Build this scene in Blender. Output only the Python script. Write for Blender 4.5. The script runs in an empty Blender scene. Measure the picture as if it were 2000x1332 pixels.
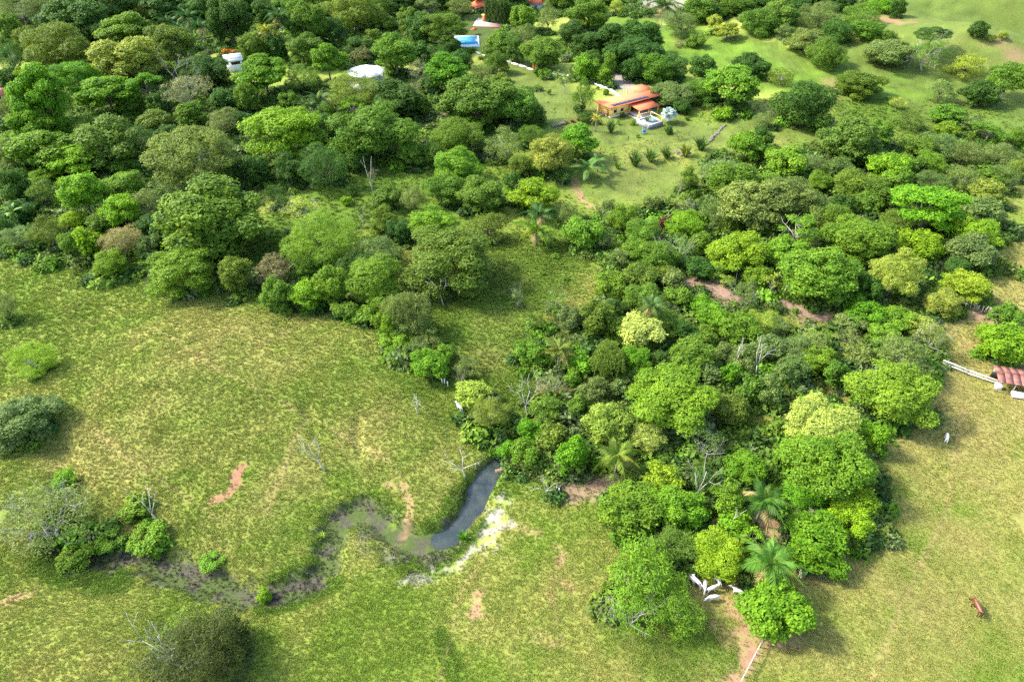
import bpy, math, random
import numpy as np
from mathutils import Vector, Matrix, Euler

# ------------------------------------------------------------------ camera, sky, sun, exposure
R = math.radians
SC = bpy.context.scene
COL = SC.collection
CAM_H, PITCH, FPX = 85.0, R(40), 1333.33          # drone height, downward tilt, focal length in photo pixels
cam_d = bpy.data.cameras.new('camera'); cam_d.sensor_width = 36; cam_d.lens = 24
cam_d.clip_start = 1; cam_d.clip_end = 9000
cam = bpy.data.objects.new('camera', cam_d); COL.objects.link(cam)
cam.location = (0, 0, CAM_H); cam.rotation_euler = (R(90) - PITCH, 0, 0)
SC.camera = cam
SUN_EL = R(43); SUN_AZ = math.atan2(-1.0, 0.20)     # from the left of the picture, slightly from behind the scene
world = bpy.data.worlds.new('World'); SC.world = world; world.use_nodes = True
wn = world.node_tree; wn.nodes.clear()
sky_n = wn.nodes.new('ShaderNodeTexSky'); sky_n.sky_type = 'NISHITA'; sky_n.sun_disc = False
sky_n.sun_elevation = SUN_EL; sky_n.sun_rotation = SUN_AZ; sky_n.air_density = 1.0; sky_n.dust_density = 2.5
bg = wn.nodes.new('ShaderNodeBackground'); bg.inputs[1].default_value = 0.15
wo = wn.nodes.new('ShaderNodeOutputWorld')
wn.links.new(sky_n.outputs[0], bg.inputs[0]); wn.links.new(bg.outputs[0], wo.inputs[0])
sun_d = bpy.data.lights.new('sun', 'SUN'); sun_d.energy = 2.3; sun_d.angle = R(6); sun_d.color = (1.0, 0.95, 0.86)
sun = bpy.data.objects.new('sun', sun_d); COL.objects.link(sun); sun.location = (-80, 40, 120)
sdir = Vector((-math.sin(SUN_AZ) * math.cos(SUN_EL), -math.cos(SUN_AZ) * math.cos(SUN_EL), -math.sin(SUN_EL)))
sun.rotation_euler = sdir.to_track_quat('-Z', 'Y').to_euler()
SC.view_settings.view_transform = 'Standard'; SC.view_settings.look = 'None'
SC.view_settings.gamma = 1; SC.view_settings.use_curve_mapping = False
SC.view_settings.exposure = 2.05
SC.render.engine = 'CYCLES'
SC.cycles.use_adaptive_sampling = True; SC.cycles.adaptive_threshold = .015; SC.cycles.adaptive_min_samples = 40; SC.cycles.use_denoising = False; SC.cycles.max_bounces = 5; SC.cycles.diffuse_bounces = 3; SC.cycles.glossy_bounces = 2; SC.cycles.transmission_bounces = 3; SC.cycles.transparent_max_bounces = 2

rng = np.random.default_rng(7)
random.seed(7)

# ------------------------------------------------------------------ small numeric helpers
_T = np.random.default_rng(11).random((256, 256))
def vnoise(x, y, s=0):
    x = np.asarray(x, float) + 37.7 * s; y = np.asarray(y, float) + 91.3 * s
    xi = np.floor(x).astype(int); yi = np.floor(y).astype(int)
    fx = x - xi; fy = y - yi
    fx = fx * fx * (3 - 2 * fx); fy = fy * fy * (3 - 2 * fy)
    a = _T[xi & 255, yi & 255]; b = _T[(xi + 1) & 255, yi & 255]
    c = _T[xi & 255, (yi + 1) & 255]; d = _T[(xi + 1) & 255, (yi + 1) & 255]
    return (a * (1 - fx) + b * fx) * (1 - fy) + (c * (1 - fx) + d * fx) * fy
def fbm(x, y, s=0, o=4):
    r = 0; a = .5; t = 0
    for i in range(o):
        r = r + a * vnoise(x * 2 ** i, y * 2 ** i, s + i); t += a; a *= .5
    return r / t
def sstep(a, b, x):
    t = np.clip((x - a) / (b - a), 0, 1)
    return t * t * (3 - 2 * t)
CP, SP = math.cos(PITCH), math.sin(PITCH)
def pix_ray(px, py):
    X = (px - 1000) / FPX; Y = (666 - py) / FPX
    return np.array([X, CP + Y * SP, -SP + Y * CP])
def flat(px, py, z=0.0):
    d = pix_ray(px, py); t = (z - CAM_H) / d[2]
    return np.array([d[0] * t, d[1] * t])
def seg_dist(x, y, pts):
    best = np.full(np.shape(x), 1e9)
    for (ax, ay), (bx, by) in zip(pts[:-1], pts[1:]):
        dx, dy = bx - ax, by - ay
        L = dx * dx + dy * dy + 1e-9
        t = np.clip(((x - ax) * dx + (y - ay) * dy) / L, 0, 1)
        best = np.minimum(best, np.hypot(x - ax - t * dx, y - ay - t * dy))
    return best

# ------------------------------------------------------------------ terrain
CREEK = [flat(*p, -.9) for p in [(1010, 880), (962, 908), (937, 950), (908, 1005), (880, 1042), (825, 1062), (772, 1042), (742, 1006), (700, 996), (662, 1012), (641, 1062), (640, 1110),
                                 (600, 1142), (530, 1160), (462, 1160), (400, 1140), (340, 1108), (280, 1090), (200, 1088), (120, 1075)]]
WETLAND = [flat(*p, -.6) for p in [(840, 1075), (770, 1060), (725, 1030), (700, 1010)]]
GULLY = [flat(*p) for p in [(600, 810), (620, 860), (700, 890), (705, 830)]]
BANK = [flat(*p) for p in [(95, 870), (128, 900), (135, 960)]]
SPOTS = [(*flat(465, 1158, -1.5), 2.2, .9), (*flat(285, 1092, -1.5), 2.0, .8), (*flat(640, 1075, -1.5), .7, 1.6)]
def bump(x, y, cx, cy, h, rx, ry=None):
    ry = ry or rx
    return h * np.exp(-((x - cx) / rx) ** 2 - ((y - cy) / ry) ** 2)
def height(x, y):
    x = np.asarray(x, float); y = np.asarray(y, float)
    dc = seg_dist(x, y, CREEK)
    calm = 1 - np.exp(-(dc / 16) ** 2)
    h = (fbm(x / 55, y / 55, 1, 3) - .5) * 5.0 * calm * sstep(15, 60, y + 20)
    h = h + (fbm(x / 9, y / 9, 5, 3) - .5) * .9 * (.25 + .75 * calm)
    # near knoll lower left, slope beyond the creek, hills far right
    h = h + bump(x, y, -50, 36, 3.2, 22, 12) * sstep(3, 12, dc)
    h = h + bump(x, y, -62, 92, 2.6, 30, 18) + bump(x, y, 8, 40, 1.2, 16, 10)
    h = h + bump(x, y, 172, 268, 11, 30, 24) + bump(x, y, 225, 345, 22, 60, 40) + bump(x, y, 120, 300, 5, 40, 30) + bump(x, y, 215, 250, 5, 25, 22)
    h = h - bump(x, y, 205, 292, 4, 22, 12)
    far = np.hypot(x, y - 150)
    h = h + 40 * sstep(420, 1600, far) * fbm(x / 400, y / 400, 9, 3)
    # creek bed and its flats
    dn = dc + (fbm(x / 3.2, y / 3.2, 3, 3) - .5) * 2.2
    reach = sstep(3.2, 1.2, seg_dist(x, y, CREEK[1:5]))
    spots = sum(np.exp(-((x - sx) / rx) ** 2 - ((y - sy) / ry) ** 2) for sx, sy, rx, ry in SPOTS)
    h = h - .85 * sstep(2.9, 1.3, dn) - .75 * sstep(2.6, 1.0, dn) * reach - .18 * np.clip(spots, 0, 1) * sstep(2.6, .6, dn)
    h = h - .75 * np.exp(-(dc / 7) ** 2)
    dw = seg_dist(x, y, WETLAND)
    h = h - .18 * sstep(5.0, 2.5, dw + (fbm(x / 2, y / 2, 8, 2) - .5) * 2)
    # levelled sites of the house, the gazebo and the pool terrace
    for cx, cy, z0, r0, r1 in ((42, 215, .3, 17, 30), (-51.6, 247, .4, 8, 18), (-18, 292, .2, 14, 28), (-14, 318, .6, 10, 20), (88, 87, .2, 6, 14)):
        k = sstep(r1, r0, np.hypot(x - cx, y - cy)); h = h * (1 - k) + z0 * k
    h = h - .5 * sstep(1.6, .1, seg_dist(x, y, GULLY) + (fbm(x / 2, y / 2, 6, 2) - .5))
    h = h - 1.0 * sstep(3.5, .3, seg_dist(x, y, BANK))
    return h
_ts = np.concatenate([np.arange(60, 260, .5), np.arange(260, 900, 1.5)])
def ground_hit(px, py, off=0.0):
    d = pix_ray(px, py)
    x = d[0] * _ts; y = d[1] * _ts; z = CAM_H + d[2] * _ts
    g = z - height(x, y) - off
    i = int(np.argmax(g < 0))
    if i == 0: i = 1
    g0, g1 = g[i - 1], g[i]
    t = _ts[i - 1] + (_ts[i] - _ts[i - 1]) * (g0 / (g0 - g1 + 1e-9) if g0 > 0 else 0)
    return d[0] * t, d[1] * t, CAM_H + d[2] * t - off, t
def H1(x, y): return float(height(np.array([x]), np.array([y]))[0])

# ------------------------------------------------------------------ materials
MATS = {}
def new_mat(name):
    m = bpy.data.materials.new(name); m.use_nodes = True
    nt = m.node_tree; nt.nodes.clear()
    return m, nt, nt.nodes, nt.links
def plain(name, col, rough=.7, var=.15, scale=3.0, bump_s=0.0, spec=.3, metal=0.0, objcol=False, wave=None):
    """colour with noise mottling (and optional corrugation bump)"""
    m, nt, N, L = new_mat(name)
    out = N.new('ShaderNodeOutputMaterial'); p = N.new('ShaderNodeBsdfPrincipled')
    L.new(p.outputs[0], out.inputs[0])
    p.inputs['Roughness'].default_value = rough; p.inputs['Metallic'].default_value = metal
    p.inputs['Specular IOR Level'].default_value = spec
    tc = N.new('ShaderNodeTexCoord'); nz = N.new('ShaderNodeTexNoise')
    nz.inputs['Scale'].default_value = scale; nz.inputs['Detail'].default_value = 5
    L.new(tc.outputs['Object'], nz.inputs['Vector'])
    mr = N.new('ShaderNodeMapRange'); mr.inputs[1].default_value = .3; mr.inputs[2].default_value = .7
    mr.inputs[3].default_value = 1 - var; mr.inputs[4].default_value = 1 + var
    L.new(nz.outputs[0], mr.inputs[0])
    vm = N.new('ShaderNodeVectorMath'); vm.operation = 'SCALE'
    if objcol:
        oi = N.new('ShaderNodeObjectInfo'); L.new(oi.outputs['Color'], vm.inputs[0])
    else:
        vm.inputs[0].default_value = col[:3]
    L.new(mr.outputs[0], vm.inputs['Scale']); L.new(vm.outputs[0], p.inputs['Base Color'])
    if bump_s:
        b = N.new('ShaderNodeBump'); b.inputs['Strength'].default_value = bump_s; b.inputs['Distance'].default_value = .05
        L.new(nz.outputs[0], b.inputs['Height']); L.new(b.outputs[0], p.inputs['Normal'])
    MATS[name] = m
    return m
def leaf_mat(name, transl=.38, rough=.58):
    m, nt, N, L = new_mat(name)
    out = N.new('ShaderNodeOutputMaterial'); p = N.new('ShaderNodeBsdfPrincipled'); t = N.new('ShaderNodeBsdfTranslucent')
    mix = N.new('ShaderNodeMixShader'); mix.inputs[0].default_value = transl
    oi = N.new('ShaderNodeObjectInfo'); at = N.new('ShaderNodeAttribute'); at.attribute_name = 'lv'
    hsv = N.new('ShaderNodeHueSaturation')
    h = N.new('ShaderNodeMapRange'); h.inputs[3].default_value = .52; h.inputs[4].default_value = .486
    v = N.new('ShaderNodeMapRange'); v.inputs[3].default_value = .55; v.inputs[4].default_value = 1.5
    tc = N.new('ShaderNodeTexCoord'); nz = N.new('ShaderNodeTexNoise'); nz.inputs['Scale'].default_value = 2.6; nz.inputs['Detail'].default_value = 3
    ad = N.new('ShaderNodeVectorMath'); ad.operation = 'ADD'; sc_ = N.new('ShaderNodeVectorMath'); sc_.operation = 'SCALE'; sc_.inputs['Scale'].default_value = 40.0
    cb = N.new('ShaderNodeCombineXYZ'); L.new(oi.outputs['Random'], cb.inputs[0]); L.new(cb.outputs[0], sc_.inputs[0]); L.new(tc.outputs['Object'], ad.inputs[0]); L.new(sc_.outputs[0], ad.inputs[1]); L.new(ad.outputs[0], nz.inputs['Vector'])
    pm = N.new('ShaderNodeMath'); pm.operation = 'MULTIPLY_ADD'; pm.inputs[1].default_value = 1.1; L.new(nz.outputs[0], pm.inputs[0])
    p2 = N.new('ShaderNodeMath'); p2.operation = 'MULTIPLY_ADD'; p2.inputs[1].default_value = .75; p2.inputs[2].default_value = -.425; L.new(at.outputs['Fac'], p2.inputs[0]); L.new(p2.outputs[0], pm.inputs[2])
    L.new(pm.outputs[0], h.inputs[0]); L.new(pm.outputs[0], v.inputs[0])
    L.new(h.outputs[0], hsv.inputs['Hue']); L.new(v.outputs[0], hsv.inputs['Value'])
    L.new(oi.outputs['Color'], hsv.inputs['Color'])
    L.new(hsv.outputs[0], p.inputs['Base Color'])
    ty = N.new('ShaderNodeVectorMath'); ty.operation = 'MULTIPLY'; ty.inputs[1].default_value = (1.15, 1.1, .6)
    L.new(hsv.outputs[0], ty.inputs[0]); L.new(ty.outputs[0], t.inputs['Color'])
    p.inputs['Roughness'].default_value = rough; p.inputs['Specular IOR Level'].default_value = .16
    L.new(p.outputs[0], mix.inputs[1]); L.new(t.outputs[0], mix.inputs[2]); L.new(mix.outputs[0], out.inputs[0])
    MATS[name] = m
    return m
LEAF = leaf_mat('leaf')
BARK = plain('bark', (1, 1, 1), .85, .3, 4.0, .3, .15, objcol=True)
PAINT = plain('paint', (1, 1, 1), .6, .08, 1.5, 0, .3, objcol=True)
HIDE = plain('hide', (1, 1, 1), .6, .12, 2.5, 0, .2, objcol=True)

# ------------------------------------------------------------------ object helpers
def mesh_np(name, V, F4=None, F3=None, mat=None, lv=None, smooth=False):
    me = bpy.data.meshes.new(name)
    V = np.asarray(V, np.float32).reshape(-1, 3)
    loops = []; starts = []; tot = []; n = 0
    if F4 is not None and len(F4):
        F4 = np.asarray(F4, np.int32); loops.append(F4.ravel()); starts.append(np.arange(len(F4)) * 4); tot.append(np.full(len(F4), 4)); n = F4.size
    if F3 is not None and len(F3):
        F3 = np.asarray(F3, np.int32); loops.append(F3.ravel()); starts.append(n + np.arange(len(F3)) * 3); tot.append(np.full(len(F3), 3))
    loops = np.concatenate(loops); starts = np.concatenate(starts)
    me.vertices.add(len(V)); me.vertices.foreach_set('co', V.ravel())
    me.loops.add(len(loops)); me.loops.foreach_set('vertex_index', loops.astype(np.int32))
    me.polygons.add(len(starts)); me.polygons.foreach_set('loop_start', starts.astype(np.int32))
    me.update(calc_edges=True)
    if lv is not None:
        a = me.attributes.new('lv', 'FLOAT', 'POINT'); a.data.foreach_set('value', np.asarray(lv, np.float32))
    if smooth: me.polygons.foreach_set('use_smooth', np.ones(len(starts), bool))
    if mat: me.materials.append(mat)
    me.validate()
    return me
def tag(o, label=None, cat=None, group=None, kind=None):
    if label: o['label'] = label
    if cat: o['category'] = cat
    if group: o['group'] = group
    if kind: o['kind'] = kind
    return o
def obj(name, me, parent=None, loc=(0, 0, 0), rot=(0, 0, 0), scale=(1, 1, 1), color=None):
    o = bpy.data.objects.new(name, me); COL.objects.link(o)
    o.parent = parent; o.location = loc; o.rotation_euler = rot; o.scale = scale
    if color is not None: o.color = (*color[:3], 1)
    return o
def empty(name, loc, rz=0):
    o = bpy.data.objects.new(name, None); COL.objects.link(o); o.location = loc; o.rotation_euler = (0, 0, rz)
    o.empty_display_size = .5
    return o
class MB:
    def __init__(s): s.v = []; s.f4 = []; s.f3 = []
    def box(s, c, d, rz=0.0, tilt=None):
        x, y, z = d[0] / 2, d[1] / 2, d[2] / 2
        P = np.array([[-x, -y, -z], [x, -y, -z], [x, y, -z], [-x, y, -z], [-x, -y, z], [x, -y, z], [x, y, z], [-x, y, z]])
        if tilt is not None: P = P @ np.array(Euler(tilt).to_matrix()).T
        if rz: P = P @ np.array(Matrix.Rotation(rz, 3, 'Z')).T
        n = len(s.v); s.v += [tuple(p + np.array(c)) for p in P]
        s.f4 += [tuple(n + i for i in q) for q in ((0, 3, 2, 1), (4, 5, 6, 7), (0, 1, 5, 4), (1, 2, 6, 5), (2, 3, 7, 6), (3, 0, 4, 7))]
        return s
    def hexa(s, P):
        n = len(s.v); s.v += [tuple(p) for p in P]
        s.f4 += [tuple(n + i for i in q) for q in ((0, 3, 2, 1), (4, 5, 6, 7), (0, 1, 5, 4), (1, 2, 6, 5), (2, 3, 7, 6), (3, 0, 4, 7))]
        return s
    def tube(s, pts, rad, sides=6):
        pts = np.asarray(pts, float); n0 = len(s.v); k = len(pts)
        for i in range(k):
            d = pts[min(i + 1, k - 1)] - pts[max(i - 1, 0)]; d = d / (np.linalg.norm(d) + 1e-9)
            a = np.cross(d, (0, 0, 1) if abs(d[2]) < .9 else (1, 0, 0)); a /= np.linalg.norm(a) + 1e-9
            b = np.cross(d, a)
            for j in range(sides):
                t = 2 * math.pi * j / sides
                s.v.append(tuple(pts[i] + rad[i] * (math.cos(t) * a + math.sin(t) * b)))
        for i in range(k - 1):
            for j in range(sides):
                s.f4.append((n0 + i * sides + j, n0 + i * sides + (j + 1) % sides, n0 + (i + 1) * sides + (j + 1) % sides, n0 + (i + 1) * sides + j))
        for j in range(1, sides - 1):
            e = n0 + (k - 1) * sides; s.f3.append((e, e + j, e + j + 1)); s.f3.append((n0, n0 + j + 1, n0 + j))
        return s
    def mesh(s, name, mat, smooth=False):
        return mesh_np(name, s.v, s.f4, s.f3, mat, None, smooth)
    def build(s, name, mat, parent=None, color=None, smooth=False, loc=(0, 0, 0), rot=(0, 0, 0)):
        return obj(name, s.mesh(name, mat, smooth), parent, loc, rot, (1, 1, 1), color)

# ------------------------------------------------------------------ foliage prototypes (unit crowns, radius 1)
def fib(n, r, zmin=-1.0, zmax=1.0):
    i = np.arange(n) + .5
    z = zmin + (zmax - zmin) * i / n
    a = i * 2.399963 + r.random() * 6.28
    q = np.sqrt(np.clip(1 - z * z, 0, 1))
    P = np.stack([q * np.cos(a), q * np.sin(a), z], 1) + r.normal(0, .13, (n, 3))
    return P / np.linalg.norm(P, axis=1, keepdims=True)
def leaves_from(C, O, lv0, n_leaf, spread, size, r, asp=.55, jit=.75, up=.35):
    """leaf quads round clump centres C with outward directions O"""
    m = len(C) * n_leaf
    c = np.repeat(C, n_leaf, 0); o = np.repeat(O, n_leaf, 0); l0 = np.repeat(lv0, n_leaf)
    p = c + r.normal(0, 1, (m, 3)) * spread * np.array([1, 1, .75])
    nrm = o * .7 + np.array([0, 0, up]) + r.normal(0, jit * .6, (m, 3))
    nrm /= np.linalg.norm(nrm, axis=1, keepdims=True)
    t = np.cross(nrm, r.normal(0, 1, (m, 3))); t /= np.linalg.norm(t, axis=1, keepdims=True) + 1e-9
    b = np.cross(nrm, t)
    s = size * r.uniform(.65, 1.35, (m, 1))
    V = np.stack([p - t * s, p + b * s * asp - nrm * s * .12, p + t * s, p - b * s * asp - nrm * s * .12], 1).reshape(-1, 3)
    lv = np.clip(.55 * l0 + .45 * r.random(m), 0, 1)
    return V, np.repeat(lv, 4)
KC = {'D': .95, 'B': 1.12, 'U': 2.1, 'O': 1.5, 'F': 1.0, 'S': 1.1, 'W': 1.05, 'K': .68, 'C': .95}
SIZE_M = {'S': 2.1, 'M': 4.4, 'L': 8.5}
def lobes_for(kind, sz, r):
    """lobe centres, radii, z squash for each crown habit"""
    k = {'S': 0, 'M': 1, 'L': 2}[sz]
    if kind == 'D':
        n = (10, 19, 34)[k]; d = fib(n, r, -.72); c = d * r.uniform(.44, .84, (n, 1)); rad = r.uniform(.20, .42, n) * (1.15, 1.0, .86)[k]; sq = .9
    elif kind == 'K':
        n = (9, 15, 24)[k]; d = fib(n, r, -.65); c = d * r.uniform(.46, .84, (n, 1)); rad = r.uniform(.22, .44, n) * (1.1, 1.0, .85)[k]; sq = .95
    elif kind == 'B':
        n = (8, 15, 24)[k]; d = fib(n, r, -.5); c = d * r.uniform(.48, .80, (n, 1)); rad = r.uniform(.22, .38, n) * (1.2, 1.05, .9)[k]; sq = .68
    elif kind == 'U':
        n = (6, 11, 18)[k]; a = r.random(n) * 6.28; q = np.sqrt(r.random(n)) * .78
        c = np.stack([q * np.cos(a), q * np.sin(a), .55 - .75 * q ** 2 + r.normal(0, .12, n)], 1); rad = r.uniform(.24, .36, n); sq = .62
    elif kind == 'O':
        n = (5, 9, 14)[k]; d = fib(n, r, -.35); c = d * r.uniform(.5, .86, (n, 1)); rad = r.uniform(.17, .30, n); sq = .7
    elif kind == 'F':
        n = (9, 19, 32)[k]; d = fib(n, r, -.7); c = d * r.uniform(.45, .84, (n, 1)); rad = r.uniform(.2, .34, n); sq = .8
    elif kind == 'S':
        n = (7, 14, 24)[k]; d = fib(n, r, -.4); c = d * r.uniform(.4, .85, (n, 1)); rad = r.uniform(.16, .3, n); sq = .75
    elif kind == 'W':
        n = 12; d = fib(n, r, .0); c = d * r.uniform(.4, .75, (n, 1)); rad = r.uniform(.2, .3, n); sq = .8
    elif kind == 'C':
        n = 12; z = np.linspace(-.9, .82, n); w = .55 * np.sqrt(np.clip(1 - (z * .98) ** 2, .04, 1))
        a = np.arange(n) * 2.4; c = np.stack([w * .75 * np.cos(a), w * .75 * np.sin(a), z], 1); rad = .28 + .28 * w; sq = .7
    return c, rad, sq
def crown_mesh(kind, sz, seed):
    r = np.random.default_rng(seed); R_m = SIZE_M[sz]
    c, rad, sq = lobes_for(kind, sz, r)
    fs = r.uniform(.72, 1.22); sq *= r.uniform(.82, 1.06)
    clump_m = {'S': .46, 'M': .62, 'L': .82}[sz] * (.5 + .5 * fs)
    leaf_m = {'S': .155, 'M': .20, 'L': .26}[sz] * fs
    n_leaf = {'D': 14, 'K': 13, 'B': 15, 'U': 14, 'O': 11, 'F': 13, 'S': 8, 'W': 6, 'C': 12}[kind]
    asp = {'F': .33, 'S': .4, 'W': .25}.get(kind, r.uniform(.38, .7)); n_leaf = max(6, int(n_leaf * (1.35 - .35 * fs)))
    if kind in 'FS': leaf_m *= .82
    Cs, Os, Ls = [], [], []
    for i in range(len(c)):
        area = 4 * math.pi * (rad[i] * R_m) ** 2
        n = max(10, int(area / clump_m ** 2 * (.75 if kind == 'S' else .95)))
        d = fib(n, r)
        rr = rad[i] * r.uniform(.72, 1.04, (n, 1))
        P = c[i] + d * rr * np.array([1, 1, sq])
        keep = np.ones(n, bool)
        for j in range(len(c)):
            if j != i:
                q = (P - c[j]) / np.array([1, 1, sq])
                keep &= np.linalg.norm(q, axis=1) > rad[j] * .80
        low = (d[:, 2] < -.35) & (r.random(n) > .55)
        keep &= ~low
        keep &= r.random(n) > {'F': .18, 'S': .3, 'O': .12}.get(kind, .05)
        P, d = P[keep], d[keep]
        Cs.append(P); Os.append(d); Ls.append(np.clip(r.normal(.5, .12) + r.normal(0, .22, len(P)), 0, 1))
    C = np.concatenate(Cs); O = np.concatenate(Os); Lc = np.concatenate(Ls)
    if kind == 'W':                                  # hanging strands
        V, lv = [], []
        for i in range(len(C)):
            if r.random() > .75: continue
            ln = r.uniform(.25, .75); k = 9
            t = np.linspace(0, 1, k)
            dirn = O[i] * np.array([1, 1, .3])
            P = C[i] + np.outer(t * (1 - .4 * t), dirn) * .3 - np.outer(t ** 1.3, [0, 0, ln])
            V.append(P); lv.append(np.full(k, Lc[i]))
        P = np.concatenate(V); l0 = np.concatenate(lv)
        V, lv = leaves_from(P, np.tile([0, 0, .4], (len(P), 1)), l0, 5, .11 / R_m * 1.6, .17 / R_m, r, .3, 1.4)
    else:
        V, lv = leaves_from(C, O, Lc, n_leaf, clump_m * .36 / R_m, leaf_m / R_m, r, asp)
    nq = len(V) // 4
    return mesh_np('crown_' + kind + sz, V, np.arange(nq * 4).reshape(-1, 4), None, LEAF, lv)
def trunk_mesh(kind, sz, seed):
    """z 0..1 ground to upper crown, x/y in crown radii"""
    r = np.random.default_rng(seed); m = MB()
    R_m = SIZE_M[sz]; tr = {'S': .10, 'M': .22, 'L': .42}[sz] / R_m * (.55 if kind == 'S' else 1)
    fork = {'U': .55, 'O': .42, 'B': .38, 'S': .3, 'W': .55}.get(kind, .28)
    base = np.array([0, 0, -.04]); lean = r.normal(0, .05, 2)
    f = np.array([lean[0], lean[1], fork])
    m.tube([base, base + [0, 0, .07], (base + f) / 2 + [.02, -.01, 0], f], [tr * 1.7, tr * 1.15, tr, tr * .85], 7)
    n = {'S': 5, 'M': 6, 'L': 8}[sz]
    for i in range(n):
        a = i * 2.4 + r.random(); lim = .82 if kind == 'S' else .62; kc = KC[kind]
        el = r.uniform(-.15, 1.1); q = lim * math.cos(el); zc = lim * math.sin(el) * (.9 if kind == 'S' else .8)
        if kind == 'C': q *= .3
        e = np.array([q * math.cos(a), q * math.sin(a), max(fork + .08, (zc + kc) / (kc + .72))])
        mid = f * .5 + e * .5 + [0, 0, -.05] + r.normal(0, .04, 3)
        m.tube([f - [0, 0, .03], mid, e], [tr * .6, tr * .38, tr * .12], 5)
        for k in range({'S': 5, 'O': 2}.get(kind, 0)):
            s = mid + (e - mid) * r.random()
            d = r.normal(0, .16, 3) + [0, 0, .04] + (e - f) * .15
            e2 = s + d * 1.2
            m.tube([s, s + d * .6 + r.normal(0, .03, 3), e2], [tr * .26, tr * .18, tr * .05], 4)
            if kind == 'S':
                for _ in range(3):
                    s2 = s + (e2 - s) * r.uniform(.4, 1); d2 = r.normal(0, .13, 3) + [0, 0, .05] + d * .3
                    m.tube([s2, s2 + d2], [tr * .13, tr * .04], 3)
    return m.mesh('trunk_' + kind + sz, BARK, True)
PROTO_N = {'D': (4, 7, 6), 'B': (2, 4, 4), 'U': (1, 2, 2), 'O': (2, 2, 1), 'F': (2, 4, 3), 'S': (2, 2, 2), 'W': (0, 2, 0), 'K': (3, 2, 1), 'C': (2, 1, 0)}
CROWN, TRUNK = {}, {}
_s = 100
for kk, cnt in PROTO_N.items():
    for sz, n in zip('SML', cnt):
        CROWN[kk, sz] = []
        for i in range(n):
            _s += 1; CROWN[kk, sz].append(crown_mesh(kk, sz, _s))
        if n: TRUNK[kk, sz] = [trunk_mesh(kk, sz, _s + 1000 + i) for i in range(2)]

# ------------------------------------------------------------------ trees: centre of crown in the photo, its width and height there, habit, colour
# habit: D dense dome, B lobed, U umbrella, O open, F feathery, S sparse with bare wood, W drooping, K low bush, C column
COLS = {'g': (.094, .170, .022), 'd': (.050, .108, .020), 'e': (.105, .225, .014), 'l': (.165, .272, .016), 'p': (.235, .290, .055),
        'o': (.110, .166, .026), 'y': (.172, .208, .042), 's': (.128, .178, .058), 'b': (.180, .172, .100), 'E': (.135, .262, .016),
        'Y': (.22, .29, .026), 'r': (.085, .035, .028), 'P': (.30, .35, .10), 'h': (.125, .215, .020), 'q': (.052, .074, .017)}
CWORD = {'g': 'mid-green', 'd': 'dark-green', 'e': 'bright-green', 'l': 'lime-green', 'p': 'pale yellow-green', 'o': 'olive-green', 'y': 'mustard-green',
         's': 'grey-green', 'b': 'greyish-brown', 'E': 'vivid-green', 'Y': 'yellowish', 'r': 'dark-reddish', 'P': 'creamy yellow-green', 'h': 'fresh-green', 'q': 'brownish-olive'}
KWORD = {'D': 'domed', 'B': 'lobed', 'U': 'flat-topped', 'O': 'open-crowned', 'F': 'feathery', 'S': 'half-bare', 'W': 'drooping', 'K': 'bushy', 'C': 'slender upright'}
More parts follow.
